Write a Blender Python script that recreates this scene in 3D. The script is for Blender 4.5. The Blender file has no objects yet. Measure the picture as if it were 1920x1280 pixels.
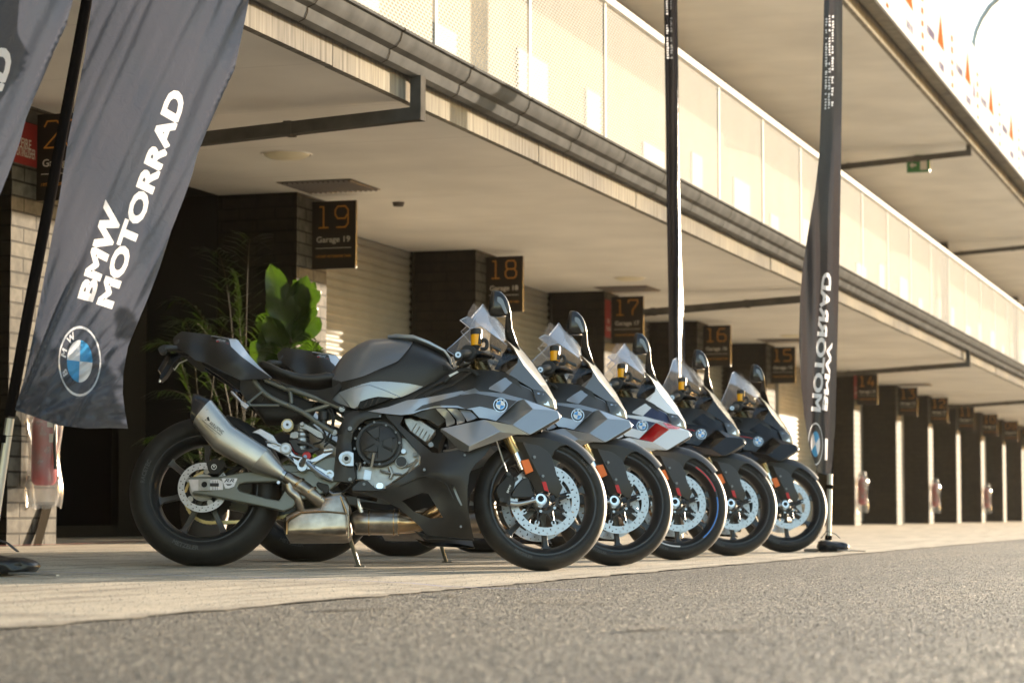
import bpy, bmesh, math, random
import numpy as np
from mathutils import Vector, Matrix
from mathutils.geometry import delaunay_2d_cdt
random.seed(7)
R = math.radians
S = bpy.context.scene
COL = S.collection

# ------------------------------------------------------------------ camera, sky, sun, exposure
F = 4533.0                       # focal length of the photograph in its own pixels (85 mm on 36 mm)
PITCH = 4.10
CAMZ = 0.2934
cd = bpy.data.cameras.new('camera'); cam = bpy.data.objects.new('camera', cd); COL.objects.link(cam)
cam.location = (0, 0, CAMZ); cam.rotation_euler = (R(90 + PITCH), 0, 0)
cd.lens = 85; cd.sensor_width = 36; cd.clip_start = 0.05; cd.clip_end = 2000
cd.dof.use_dof = True; cd.dof.focus_distance = 10.45; cd.dof.aperture_fstop = 4.5
S.camera = cam
SUN_AZ, SUN_EL = 38.5, 5.8       # azimuth from +Y towards +X, elevation
w = bpy.data.worlds.new('World'); S.world = w; w.use_nodes = True
nt = w.node_tree; bg = nt.nodes['Background']
sky = nt.nodes.new('ShaderNodeTexSky'); sky.sky_type = 'NISHITA'; sky.sun_disc = False
sky.sun_elevation = R(SUN_EL); sky.sun_rotation = R(SUN_AZ)
sky.air_density = 1.0; sky.dust_density = 0.9; sky.ozone_density = 1.0
nt.links.new(sky.outputs[0], bg.inputs[0]); bg.inputs[1].default_value = 0.15
sl = bpy.data.lights.new('sun', 'SUN'); sun = bpy.data.objects.new('sun', sl); COL.objects.link(sun)
sl.energy = 4.0; sl.angle = R(0.5); sl.color = (1.0, 0.84, 0.64)
sdir = Vector((math.sin(R(SUN_AZ)) * math.cos(R(SUN_EL)), math.cos(R(SUN_AZ)) * math.cos(R(SUN_EL)), math.sin(R(SUN_EL))))
sun.rotation_euler = sdir.to_track_quat('Z', 'Y').to_euler(); sun.location = (20, 30, 12)
S.view_settings.view_transform = 'Standard'; S.view_settings.look = 'None'
S.view_settings.exposure = 2.4; S.view_settings.gamma = 1.0
S.cycles.max_bounces = 8; S.cycles.transparent_max_bounces = 24
S.cycles.use_denoising = True

# ------------------------------------------------------------------ materials
M = {}
def mat(name, col=(0.5, 0.5, 0.5), rough=0.5, metal=0.0, spec=0.5, noise=None, bump=None, coat=0.0, sheen=0.0, trans=0.0, ior=1.45, emit=None, aniso=0):
    """noise=(scale, amount[, detail]) varies the colour; bump=(scale, strength, distance)"""
    m = bpy.data.materials.new(name); m.use_nodes = True; n = m.node_tree.nodes; l = m.node_tree.links
    b = n['Principled BSDF']
    b.inputs['Base Color'].default_value = (*col, 1); b.inputs['Roughness'].default_value = rough
    b.inputs['Metallic'].default_value = metal; b.inputs['Specular IOR Level'].default_value = spec
    b.inputs['Coat Weight'].default_value = coat; b.inputs['Coat Roughness'].default_value = 0.08
    b.inputs['Sheen Weight'].default_value = sheen
    b.inputs['Transmission Weight'].default_value = trans; b.inputs['IOR'].default_value = ior
    if emit: b.inputs['Emission Color'].default_value = (*emit[0], 1); b.inputs['Emission Strength'].default_value = emit[1]
    tc = n.new('ShaderNodeTexCoord')
    if noise:
        t = n.new('ShaderNodeTexNoise'); t.inputs['Scale'].default_value = noise[0]; t.inputs['Detail'].default_value = noise[2] if len(noise) > 2 else 5
        l.new(tc.outputs['Object'], t.inputs['Vector'])
        r = n.new('ShaderNodeMapRange'); r.inputs['From Min'].default_value = 0.3; r.inputs['From Max'].default_value = 0.7
        r.inputs['To Min'].default_value = 1 - noise[1]; r.inputs['To Max'].default_value = 1 + noise[1]
        l.new(t.outputs[0], r.inputs['Value'])
        x = n.new('ShaderNodeVectorMath'); x.operation = 'SCALE'; x.inputs[0].default_value = col
        l.new(r.outputs[0], x.inputs['Scale']); l.new(x.outputs[0], b.inputs['Base Color'])
    if bump:
        t = n.new('ShaderNodeTexNoise'); t.inputs['Scale'].default_value = bump[0]; t.inputs['Detail'].default_value = 6
        l.new(tc.outputs['Object'], t.inputs['Vector'])
        u = n.new('ShaderNodeBump'); u.inputs['Strength'].default_value = bump[1]; u.inputs['Distance'].default_value = bump[2]
        l.new(t.outputs[0], u.inputs['Height']); l.new(u.outputs[0], b.inputs['Normal'])
    M[name] = m
    return m

# ------------------------------------------------------------------ mesh builder
class MB:
    def __init__(s): s.v = []; s.f = []; s.m = []
    def add(s, vs, fs, mi=0):
        o = len(s.v); s.v += [tuple(v) for v in vs]
        for k, f in enumerate(fs):
            s.f.append([i + o for i in f]); s.m.append(mi[k] if isinstance(mi, list) else mi)
        return s
    def box(s, x0, x1, y0, y1, z0, z1, mi=0, M4=None):
        vs = [Vector((x, y, z)) for x in (x0, x1) for y in (y0, y1) for z in (z0, z1)]
        if M4: vs = [M4 @ v for v in vs]
        return s.add(vs, [(0, 1, 3, 2), (4, 6, 7, 5), (0, 4, 5, 1), (2, 3, 7, 6), (0, 2, 6, 4), (1, 5, 7, 3)], mi)
    def tube(s, pts, rad, n=10, caps=True, mi=0, flat=1.0, closed=False):
        pts = [Vector(p) for p in pts]; k = len(pts)
        if not isinstance(rad, (list, tuple)): rad = [rad] * k
        tg = []
        for i in range(k):
            a = pts[(i - 1) % k] if (i > 0 or closed) else pts[i]; b = pts[(i + 1) % k] if (i < k - 1 or closed) else pts[i]
            tg.append((b - a).normalized())
        up = Vector((0, 0, 1)) if abs(tg[0].z) < 0.9 else Vector((0, 1, 0))
        nx = tg[0].cross(up).normalized(); vs = []
        for i in range(k):
            nx = (nx - tg[i] * nx.dot(tg[i])).normalized(); ny = tg[i].cross(nx)
            for j in range(n):
                a = 2 * math.pi * j / n
                vs.append(pts[i] + (nx * math.cos(a) + ny * math.sin(a) * flat) * rad[i])
        fs = []
        for i in range(k if closed else k - 1):
            i2 = (i + 1) % k
            for j in range(n):
                j2 = (j + 1) % n; fs.append((i * n + j, i * n + j2, i2 * n + j2, i2 * n + j))
        if caps and not closed: fs.append(tuple(range(n))[::-1]); fs.append(tuple((k - 1) * n + j for j in range(n)))
        return s.add(vs, fs, mi)
    def rings(s, rings, caps=True, mi=0, mfn=None):
        n = len(rings[0]); vs = [Vector(p) for r in rings for p in r]; fs = []; ms = []
        for i in range(len(rings) - 1):
            for j in range(n):
                j2 = (j + 1) % n; q = (i * n + j, i * n + j2, (i + 1) * n + j2, (i + 1) * n + j); fs.append(q)
                ms.append(mfn(sum((vs[a] for a in q), Vector()) / 4) if mfn else mi)
        if caps:
            fs.append(tuple(range(n))[::-1]); fs.append(tuple((len(rings) - 1) * n + j for j in range(n))); ms += [mi, mi]
        return s.add(vs, fs, ms)
    def lathe(s, prof, n=48, c=(0, 0, 0), mi=0, a0=0, a1=2 * math.pi, axis='y', closed_prof=False):
        """prof = [(radius, y)]; axis of revolution = local y through c"""
        full = abs(a1 - a0 - 2 * math.pi) < 1e-6; k = len(prof); vs = []; na = n if full else n + 1
        for i in range(na):
            a = a0 + (a1 - a0) * i / n
            for r, y in prof:
                p = (r * math.cos(a), y, r * math.sin(a)) if axis == 'y' else (r * math.cos(a), r * math.sin(a), y)
                vs.append((c[0] + p[0], c[1] + p[1], c[2] + p[2]))
        fs = []
        for i in range(n):
            i2 = (i + 1) % na
            for j in range(k if closed_prof else k - 1):
                j2 = (j + 1) % k; fs.append((i * k + j, i2 * k + j, i2 * k + j2, i * k + j2))
        return s.add(vs, fs, mi)
    def disc(s, c, r, y0, y1, n=24, mi=0, ph=0):
        """solid cylinder with axis y, from y0 to y1"""
        vs = [(c[0] + r * math.cos(2 * math.pi * j / n + ph), y, c[-1] + r * math.sin(2 * math.pi * j / n + ph)) for y in (y0, y1) for j in range(n)]
        fs = [tuple(range(n)), tuple(range(2 * n - 1, n - 1, -1))] + [(j, n + j, n + (j + 1) % n, (j + 1) % n) for j in range(n)]
        return s.add(vs, fs, mi)
    def build(s, name, mats, parent=None, mtx=None, smooth=40, bevel=0, seg=2, **props):
        if getattr(s, 'half', None):                       # left and right pieces become two parts
            (nv, nf), s.half = s.half, None; o2 = MB(); sel = range(nf, 2 * nf); o2.v = s.v[nv:2 * nv]
            o2.f = [[i - nv for i in s.f[k]] for k in sel]; o2.m = [s.m[k] for k in sel]
            o1 = MB(); o1.v = s.v[:nv] + s.v[2 * nv:]; keepf = list(range(nf)) + list(range(2 * nf, len(s.f)))
            o1.f = [[i if i < nv else i - nv for i in s.f[k]] for k in keepf]; o1.m = [s.m[k] for k in keepf]
            a = o1.build(name, mats, parent, mtx, smooth, bevel, seg, **props); o2.build(name, mats, parent, mtx, smooth, bevel, seg, **props); return a
        me = bpy.data.meshes.new(name); me.from_pydata([tuple(v) for v in s.v], [], s.f)
        if not isinstance(mats, (list, tuple)): mats = [mats]
        for m in mats: me.materials.append(M[m] if isinstance(m, str) else m)
        me.polygons.foreach_set('material_index', s.m)
        bm = bmesh.new(); bm.from_mesh(me)
        bmesh.ops.remove_doubles(bm, verts=bm.verts, dist=1e-5)
        bmesh.ops.recalc_face_normals(bm, faces=bm.faces); bm.to_mesh(me); bm.free()
        if mtx is not None: me.transform(mtx)
        if smooth:
            me.polygons.foreach_set('use_smooth', [True] * len(me.polygons)); me.set_sharp_from_angle(angle=R(smooth))
        o = bpy.data.objects.new(name, me); COL.objects.link(o)
        if parent: o.parent = parent
        if bevel:
            b = o.modifiers.new('bevel', 'BEVEL'); b.width = bevel; b.segments = seg; b.limit_method = 'ANGLE'; b.angle_limit = R(28); b.harden_normals = False
        for k, v in props.items(): o[k] = v
        return o

def empty(name, label, cat, group=None, loc=(0, 0, 0), rot=(0, 0, 0)):
    o = bpy.data.objects.new(name, None); COL.objects.link(o); o.location = loc; o.rotation_euler = rot
    o.empty_display_size = 0.1; o['label'] = label; o['category'] = cat
    if group: o['group'] = group
    return o
def tag(o, label, cat, group=None):
    o['label'] = label; o['category'] = cat
    if group: o['group'] = group
    return o
def copy_tree(o, parent=None):
    c = o.copy(); COL.objects.link(c); c.parent = parent
    for ch in list(o.children): copy_tree(ch, c)
    return c

def inside(pts, loops):
    """even-odd test of Nx2 points against a list of closed loops"""
    P = np.asarray(pts, float); r = np.zeros(len(P), bool)
    for lp in loops:
        L = np.asarray(lp, float); A = L; B = np.roll(L, -1, 0)
        for (x0, y0), (x1, y1) in zip(A, B):
            if y0 == y1: continue
            c = ((y0 > P[:, 1]) != (y1 > P[:, 1])) & (P[:, 0] < (x1 - x0) * (P[:, 1] - y0) / (y1 - y0) + x0)
            r ^= c
    return r
def cdt(loops, grid, keep=None, step_edges=None):
    """constrained triangulation of closed 2D loops with interior grid points; keep = loops that bound the sheet (even-odd)"""
    keep = keep or loops; pts = []; ed = []
    for lp in loops:
        if step_edges:
            q = []
            for i in range(len(lp)):
                a = np.array(lp[i], float); b = np.array(lp[(i + 1) % len(lp)], float); k = max(1, int(np.linalg.norm(b - a) / step_edges))
                q += [tuple(a + (b - a) * j / k) for j in range(k)]
            lp = q
        o = len(pts); pts += [tuple(p) for p in lp]; ed += [(o + i, o + (i + 1) % len(lp)) for i in range(len(lp))]
    if grid:
        A = np.array([p for l in keep for p in l]); x0, y0 = A.min(0); x1, y1 = A.max(0)
        gx, gy = np.meshgrid(np.arange(x0 + grid / 2, x1, grid), np.arange(y0 + grid / 2, y1, grid)); G = np.c_[gx.ravel(), gy.ravel()]
        G = G[inside(G, keep)]; pts += [tuple(g) for g in G]
    v, e, f, *_ = delaunay_2d_cdt([Vector(p) for p in pts], ed, [], 0, 1e-4)
    v = np.array([tuple(p) for p in v]); f = np.array([t for t in f if len(t) == 3])
    c = v[f].mean(1); f = f[inside(c, keep)]
    return v, f
def text_loops(txt, offset=0.0, shear=0.0):
    """outlines of a word in the built-in font, scaled to cap height 1, starting at x=0"""
    cu = bpy.data.curves.new('t', 'FONT'); cu.body = txt; cu.resolution_u = 3; cu.offset = offset; cu.shear = shear; cu.size = 1.0
    cu.fill_mode = 'FRONT'
    ob = bpy.data.objects.new('t', cu); COL.objects.link(ob)
    me = bpy.data.meshes.new_from_object(ob)
    bm = bmesh.new(); bm.from_mesh(me); bmesh.ops.remove_doubles(bm, verts=bm.verts, dist=1e-6)
    E = {}
    for e in bm.edges:
        if len(e.link_faces) == 1:
            a, b = e.verts; E.setdefault(a.index, []).append(b.index); E.setdefault(b.index, []).append(a.index)
    bm.verts.ensure_lookup_table(); loops = []; used = set()
    for st in E:
        if st in used: continue
        lp = [st]; used.add(st); cur = st
        while True:
            nx = [q for q in E[cur] if q not in used]
            if not nx: break
            cur = nx[0]; used.add(cur); lp.append(cur)
        if len(lp) > 2: loops.append([(bm.verts[i].co.x, bm.verts[i].co.y) for i in lp])
    bm.free(); bpy.data.meshes.remove(me); bpy.data.objects.remove(ob); bpy.data.curves.remove(cu)
    A = np.array([p for l in loops for p in l]); x0, y0 = A[:, 0].min(), 0.0
    cap = 0.7 if not any(c.isupper() or c.isdigit() for c in txt) else max(0.1, A[:, 1].max())
    return [[((x - x0) / cap, y / cap) for x, y in l] for l in loops], (A[:, 0].max() - x0) / cap
def text_part(name, txt, mtl, parent, fn, offset=0.01, grid=None, **props):
    """flat lettering: fn maps (x, y) in cap heights to a 3D point"""
    lp, wd = text_loops(txt, offset); v, f = cdt(lp, grid)
    b = MB(); b.add([fn(x, y, wd) for x, y in v], [tuple(t) for t in f.tolist()]); return b.build(name, mtl, parent, smooth=0, **props)
# ------------------------------------------------------------------ setting materials
def node_mat(name):
    m = bpy.data.materials.new(name); m.use_nodes = True; M[name] = m
    n = m.node_tree.nodes; return m, n, m.node_tree.links, n['Principled BSDF']
def nd(n, t, **kw):
    x = n.new(t)
    for k, v in kw.items():
        if k.startswith('i_'): x.inputs[k[2:].replace('_', ' ')].default_value = v
        else: setattr(x, k, v)
    return x
def ramp(n, stops, interp='LINEAR'):
    r = n.new('ShaderNodeValToRGB'); r.color_ramp.interpolation = interp; e = r.color_ramp.elements
    while len(e) < len(stops): e.new(0.5)
    for i, (p, c) in enumerate(stops): e[i].position = p; e[i].color = (*c, 1) if len(c) == 3 else c
    return r

# asphalt with exposed pale stones
m, n, l, b = node_mat('asphalt')
tc = nd(n, 'ShaderNodeTexCoord')
v1 = nd(n, 'ShaderNodeTexVoronoi', i_Scale=110.0, feature='F1'); l.new(tc.outputs['Object'], v1.inputs['Vector'])
v2 = nd(n, 'ShaderNodeTexNoise', i_Scale=260.0, i_Detail=3.0); l.new(tc.outputs['Object'], v2.inputs['Vector'])
v3 = nd(n, 'ShaderNodeTexNoise', i_Scale=0.9, i_Detail=6.0); l.new(tc.outputs['Object'], v3.inputs['Vector'])
bw = nd(n, 'ShaderNodeSeparateColor'); l.new(v1.outputs['Color'], bw.inputs[0])
r1 = ramp(n, [(0.0, (0.026, 0.023, 0.019)), (0.5, (0.075, 0.065, 0.052)), (0.8, (0.15, 0.130, 0.102)), (0.93, (0.28, 0.25, 0.20)), (1.0, (0.75, 0.66, 0.52))]); l.new(bw.outputs[0], r1.inputs[0])
mpp = nd(n, 'ShaderNodeMapping'); mpp.inputs['Scale'].default_value = (0.25, 1.6, 1); l.new(tc.outputs['Object'], mpp.inputs['Vector']); l.new(mpp.outputs[0], v3.inputs['Vector'])
r3 = ramp(n, [(0.3, (0.62, 0.62, 0.63)), (0.5, (0.98, 0.97, 0.95)), (0.68, (1.2, 1.16, 1.08))]); l.new(v3.outputs[0], r3.inputs[0])
mx = nd(n, 'ShaderNodeMix', data_type='RGBA', blend_type='MULTIPLY'); mx.inputs[0].default_value = 1
l.new(r1.outputs[0], mx.inputs[6]); l.new(r3.outputs[0], mx.inputs[7]); l.new(mx.outputs[2], b.inputs['Base Color'])
ad = nd(n, 'ShaderNodeMath', operation='ADD'); l.new(bw.outputs[0], ad.inputs[0]); l.new(v2.outputs[0], ad.inputs[1])
sb = nd(n, 'ShaderNodeMath', operation='SUBTRACT'); l.new(ad.outputs[0], sb.inputs[0]); ml = nd(n, 'ShaderNodeMath', operation='MULTIPLY'); ml.inputs[1].default_value = 60.0
l.new(v1.outputs['Distance'], ml.inputs[0]); l.new(v1.outputs['Distance'], sb.inputs[1])
bp = nd(n, 'ShaderNodeBump', i_Strength=1.0, i_Distance=0.004); l.new(sb.outputs[0], bp.inputs['Height']); l.new(bp.outputs[0], b.inputs['Normal'])
b.inputs['Roughness'].default_value = 0.62; b.inputs['Specular IOR Level'].default_value = 0.5

# worn concrete apron
m, n, l, b = node_mat('concrete')
tc = nd(n, 'ShaderNodeTexCoord')
n1 = nd(n, 'ShaderNodeTexNoise', i_Scale=1.3, i_Detail=8.0, i_Roughness=0.65); l.new(tc.outputs['Object'], n1.inputs['Vector'])
n2 = nd(n, 'ShaderNodeTexNoise', i_Scale=120.0, i_Detail=4.0); l.new(tc.outputs['Object'], n2.inputs['Vector'])
mp = nd(n, 'ShaderNodeMapping'); mp.inputs['Scale'].default_value = (0.4, 6, 1); l.new(tc.outputs['Object'], mp.inputs['Vector'])
n3 = nd(n, 'ShaderNodeTexNoise', i_Scale=2.0, i_Detail=5.0); l.new(mp.outputs[0], n3.inputs['Vector'])
r1 = ramp(n, [(0.3, (0.35, 0.295, 0.225)), (0.55, (0.47, 0.40, 0.305)), (0.75, (0.57, 0.49, 0.38))]); l.new(n1.outputs[0], r1.inputs[0])
r2 = ramp(n, [(0.35, (0.72, 0.72, 0.72)), (0.6, (1.1, 1.1, 1.1))]); l.new(n2.outputs[0], r2.inputs[0])
r3 = ramp(n, [(0.3, (0.6, 0.58, 0.56)), (0.5, (1.0, 1.0, 1.0)), (0.75, (1.12, 1.1, 1.06))]); l.new(n3.outputs[0], r3.inputs[0])
mx = nd(n, 'ShaderNodeMix', data_type='RGBA', blend_type='MULTIPLY'); mx.inputs[0].default_value = 1; l.new(r1.outputs[0], mx.inputs[6]); l.new(r2.outputs[0], mx.inputs[7])
my = nd(n, 'ShaderNodeMix', data_type='RGBA', blend_type='MULTIPLY'); my.inputs[0].default_value = 1; l.new(mx.outputs[2], my.inputs[6]); l.new(r3.outputs[0], my.inputs[7])
# slab joints and a worn, tar stained front edge (object x along the lane, y into the building)
def mt(op, a, bb=None, cc_=None):
    q = nd(n, 'ShaderNodeMath', operation=op)
    for i, v_ in enumerate((a, bb, cc_)):
        if v_ is None: continue
        if isinstance(v_, (int, float)): q.inputs[i].default_value = v_
        else: l.new(v_, q.inputs[i])
    return q.outputs[0]
sx = nd(n, 'ShaderNodeSeparateXYZ'); l.new(tc.outputs['Object'], sx.inputs[0])
ne = nd(n, 'ShaderNodeTexNoise', i_Scale=7.0, i_Detail=7.0); l.new(tc.outputs['Object'], ne.inputs['Vector'])
jn = mt('LESS_THAN', mt('ABSOLUTE', mt('SUBTRACT', mt('FRACT', mt('DIVIDE', mt('ADD', sx.outputs[0], mt('MULTIPLY', ne.outputs[0], 0.03)), 3.2)), 0.5)), 0.0025)
jy = mt('LESS_THAN', mt('ABSOLUTE', mt('SUBTRACT', sx.outputs[1], 5.05)), 0.008)
eg = mt('LESS_THAN', sx.outputs[1], mt('ADD', 2.64, mt('MULTIPLY', ne.outputs[0], 0.26)))
ns2 = nd(n, 'ShaderNodeTexNoise', i_Scale=2.2, i_Detail=5.0); l.new(tc.outputs['Object'], ns2.inputs['Vector'])
st_ = mt('MULTIPLY', mt('GREATER_THAN', ns2.outputs[0], 0.64), 0.35)
dk = mt('MAXIMUM', mt('MAXIMUM', mt('MULTIPLY', jn, 0.6), mt('MULTIPLY', jy, 0.6)), mt('MAXIMUM', mt('MULTIPLY', eg, 0.3), st_))
mz = nd(n, 'ShaderNodeMix', data_type='RGBA'); l.new(dk, mz.inputs[0]); l.new(my.outputs[2], mz.inputs[6]); mz.inputs[7].default_value = (0.06, 0.054, 0.045, 1)
l.new(mz.outputs[2], b.inputs['Base Color'])
n4 = nd(n, 'ShaderNodeTexNoise', i_Scale=240.0, i_Detail=3.0); l.new(tc.outputs['Object'], n4.inputs['Vector'])
bp = nd(n, 'ShaderNodeBump', i_Strength=0.9, i_Distance=0.004); l.new(n4.outputs[0], bp.inputs['Height']); l.new(bp.outputs[0], b.inputs['Normal'])
b.inputs['Roughness'].default_value = 0.7

def brick_mat(name, c1, c2, mortar, bw_=0.30, bh=0.0915, ms=0.008, bump=0.5):
    m, n, l, b = node_mat(name)
    tc = nd(n, 'ShaderNodeTexCoord'); sp = nd(n, 'ShaderNodeSeparateXYZ'); l.new(tc.outputs['Object'], sp.inputs[0])
    ad = nd(n, 'ShaderNodeMath', operation='ADD'); l.new(sp.outputs[0], ad.inputs[0]); l.new(sp.outputs[1], ad.inputs[1])
    cb = nd(n, 'ShaderNodeCombineXYZ'); l.new(ad.outputs[0], cb.inputs[0]); l.new(sp.outputs[2], cb.inputs[1])
    br = nd(n, 'ShaderNodeTexBrick'); br.inputs['Scale'].default_value = 1.0; br.inputs['Brick Width'].default_value = bw_; br.inputs['Row Height'].default_value = bh
    br.inputs['Mortar Size'].default_value = ms; br.inputs['Mortar Smooth'].default_value = 0.3
    br.inputs['Color1'].default_value = (*c1, 1); br.inputs['Color2'].default_value = (*c2, 1); br.inputs['Mortar'].default_value = (*mortar, 1)
    l.new(cb.outputs[0], br.inputs['Vector'])
    ns = nd(n, 'ShaderNodeTexNoise', i_Scale=14.0, i_Detail=8.0); l.new(tc.outputs['Object'], ns.inputs['Vector'])
    rr = ramp(n, [(0.3, (0.65, 0.65, 0.65)), (0.7, (1.25, 1.25, 1.25))]); l.new(ns.outputs[0], rr.inputs[0])
    mx = nd(n, 'ShaderNodeMix', data_type='RGBA', blend_type='MULTIPLY'); mx.inputs[0].default_value = 1
    l.new(br.outputs[0], mx.inputs[6]); l.new(rr.outputs[0], mx.inputs[7]); l.new(mx.outputs[2], b.inputs['Base Color'])
    iv = nd(n, 'ShaderNodeMath', operation='SUBTRACT'); iv.inputs[0].default_value = 1.0; l.new(br.outputs['Fac'], iv.inputs[1])
    mu = nd(n, 'ShaderNodeMath', operation='MULTIPLY_ADD'); mu.inputs[1].default_value = 0.25; l.new(ns.outputs[0], mu.inputs[0]); l.new(iv.outputs[0], mu.inputs[2])
    bp = nd(n, 'ShaderNodeBump', i_Strength=bump, i_Distance=0.006); l.new(mu.outputs[0], bp.inputs['Height']); l.new(bp.outputs[0], b.inputs['Normal'])
    b.inputs['Roughness'].default_value = 0.8
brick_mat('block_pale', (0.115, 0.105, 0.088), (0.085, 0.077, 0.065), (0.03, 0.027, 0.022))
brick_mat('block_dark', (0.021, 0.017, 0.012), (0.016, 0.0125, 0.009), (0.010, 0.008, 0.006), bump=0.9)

# weathered precast fascia, streaks run down
m, n, l, b = node_mat('fascia_concrete')
tc = nd(n, 'ShaderNodeTexCoord'); mp = nd(n, 'ShaderNodeMapping'); mp.inputs['Scale'].default_value = (14, 3, 0.7); l.new(tc.outputs['Object'], mp.inputs['Vector'])
n1 = nd(n, 'ShaderNodeTexNoise', i_Scale=2.0, i_Detail=7.0); l.new(mp.outputs[0], n1.inputs['Vector'])
r1 = ramp(n, [(0.3, (0.14, 0.126, 0.108)), (0.5, (0.24, 0.218, 0.185)), (0.72, (0.32, 0.29, 0.25))]); l.new(n1.outputs[0], r1.inputs[0])
n2 = nd(n, 'ShaderNodeTexNoise', i_Scale=0.8, i_Detail=3.0); l.new(tc.outputs['Object'], n2.inputs['Vector'])
r2 = ramp(n, [(0.35, (0.75, 0.77, 0.82)), (0.6, (1.05, 1.05, 1.02))]); l.new(n2.outputs[0], r2.inputs[0])
mx = nd(n, 'ShaderNodeMix', data_type='RGBA', blend_type='MULTIPLY'); mx.inputs[0].default_value = 1; l.new(r1.outputs[0], mx.inputs[6]); l.new(r2.outputs[0], mx.inputs[7]); l.new(mx.outputs[2], b.inputs['Base Color'])
b.inputs['Roughness'].default_value = 0.75

def soffit_mat(name, col, pitch):
    m, n, l, b = node_mat(name)
    tc = nd(n, 'ShaderNodeTexCoord'); sp = nd(n, 'ShaderNodeSeparateXYZ'); l.new(tc.outputs['Object'], sp.inputs[0])
    dv = nd(n, 'ShaderNodeMath', operation='DIVIDE'); dv.inputs[1].default_value = pitch; l.new(sp.outputs[0], dv.inputs[0])
    fr = nd(n, 'ShaderNodeMath', operation='FRACT'); l.new(dv.outputs[0], fr.inputs[0])
    lt = nd(n, 'ShaderNodeMath', operation='LESS_THAN'); lt.inputs[1].default_value = 0.012 / pitch; l.new(fr.outputs[0], lt.inputs[0])
    ns = nd(n, 'ShaderNodeTexNoise', i_Scale=1.1, i_Detail=6.0); l.new(tc.outputs['Object'], ns.inputs['Vector'])
    rr = ramp(n, [(0.3, tuple(c * 0.86 for c in col)), (0.7, tuple(min(1, c * 1.06) for c in col))]); l.new(ns.outputs[0], rr.inputs[0])
    mx = nd(n, 'ShaderNodeMix', data_type='RGBA'); l.new(lt.outputs[0], mx.inputs[0]); l.new(rr.outputs[0], mx.inputs[6]); mx.inputs[7].default_value = (*[c * 0.8 for c in col], 1)
    l.new(mx.outputs[2], b.inputs['Base Color']); b.inputs['Roughness'].default_value = 0.6
soffit_mat('soffit_paint', (0.78, 0.75, 0.70), 1.35)
soffit_mat('roof_lining', (0.74, 0.71, 0.65), 0.9)

# expanded metal balustrade sheet: slits let what is behind show through
m, n, l, b = node_mat('perforated_metal')
tc = nd(n, 'ShaderNodeTexCoord'); sp = nd(n, 'ShaderNodeSeparateXYZ'); l.new(tc.outputs['Object'], sp.inputs[0])
def mth(op, a, bb=None):
    x = nd(n, 'ShaderNodeMath', operation=op)
    for i, q in enumerate((a, bb)):
        if q is None: continue
        if isinstance(q, (int, float)): x.inputs[i].default_value = q
        else: l.new(q, x.inputs[i])
    return x.outputs[0]
row = mth('DIVIDE', sp.outputs[2], 0.021); rowi = mth('FLOOR', row); rowf = mth('FRACT', row)
cc = mth('ADD', mth('DIVIDE', sp.outputs[0], 0.060), mth('MULTIPLY', rowi, 0.5)); cf = mth('FRACT', cc)
dx = mth('ABSOLUTE', mth('SUBTRACT', cf, 0.5)); dz = mth('ABSOLUTE', mth('SUBTRACT', rowf, 0.5))
hole = mth('LESS_THAN', mth('ADD', mth('MULTIPLY', dx, 1.0), dz), 0.45)
tr = nd(n, 'ShaderNodeBsdfTransparent'); ms = nd(n, 'ShaderNodeMixShader'); out = n['Material Output']
l.new(hole, ms.inputs[0]); l.new(b.outputs[0], ms.inputs[1]); l.new(tr.outputs[0], ms.inputs[2]); l.new(ms.outputs[0], out.inputs['Surface'])
b.inputs['Base Color'].default_value = (0.42, 0.41, 0.39, 1); b.inputs['Roughness'].default_value = 0.6

mat('gutter_metal', (0.095, 0.094, 0.092), 0.42, 0.3, noise=(6, 0.18))
mat('white_rail', (0.75, 0.73, 0.70), 0.4)
mat('downpipe_paint', (0.085, 0.078, 0.07), 0.45, noise=(9, 0.2))
mat('door_metal', (0.24, 0.225, 0.195), 0.5, 0.1, noise=(3, 0.1))
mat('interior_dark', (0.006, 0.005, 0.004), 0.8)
mat('frame_dark', (0.03, 0.025, 0.019), 0.6)
mat('wall_upper', (0.26, 0.235, 0.19), 0.7, noise=(2, 0.12))
mat('window_glass', (0.30, 0.30, 0.30), 0.05, 0.9)
mat('sign_black', (0.022, 0.016, 0.011), 0.5)
mat('sign_orange', (0.62, 0.25, 0.03), 0.5)
mat('sign_white', (0.62, 0.56, 0.48), 0.6)
mat('red_sign', (0.26, 0.02, 0.018), 0.5)
mat('green_sign', (0.02, 0.16, 0.04), 0.5)
mat('banner_white', (0.54, 0.54, 0.54), 0.6)
mat('banner_orange', (0.48, 0.09, 0.03), 0.6)
mat('banner_purple', (0.15, 0.13, 0.2), 0.6)
mat('lamp_white', (0.75, 0.68, 0.5), 0.4)
mat('grille_dark', (0.12, 0.10, 0.085), 0.6)
mat('steel_grey', (0.35, 0.35, 0.34), 0.4, 0.6)
mat('red_paint', (0.35, 0.06, 0.04), 0.7)
mat('white_paint', (0.75, 0.74, 0.7), 0.6, noise=(30, 0.2))
mat('blue_cord', (0.12, 0.16, 0.5), 0.6)

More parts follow.
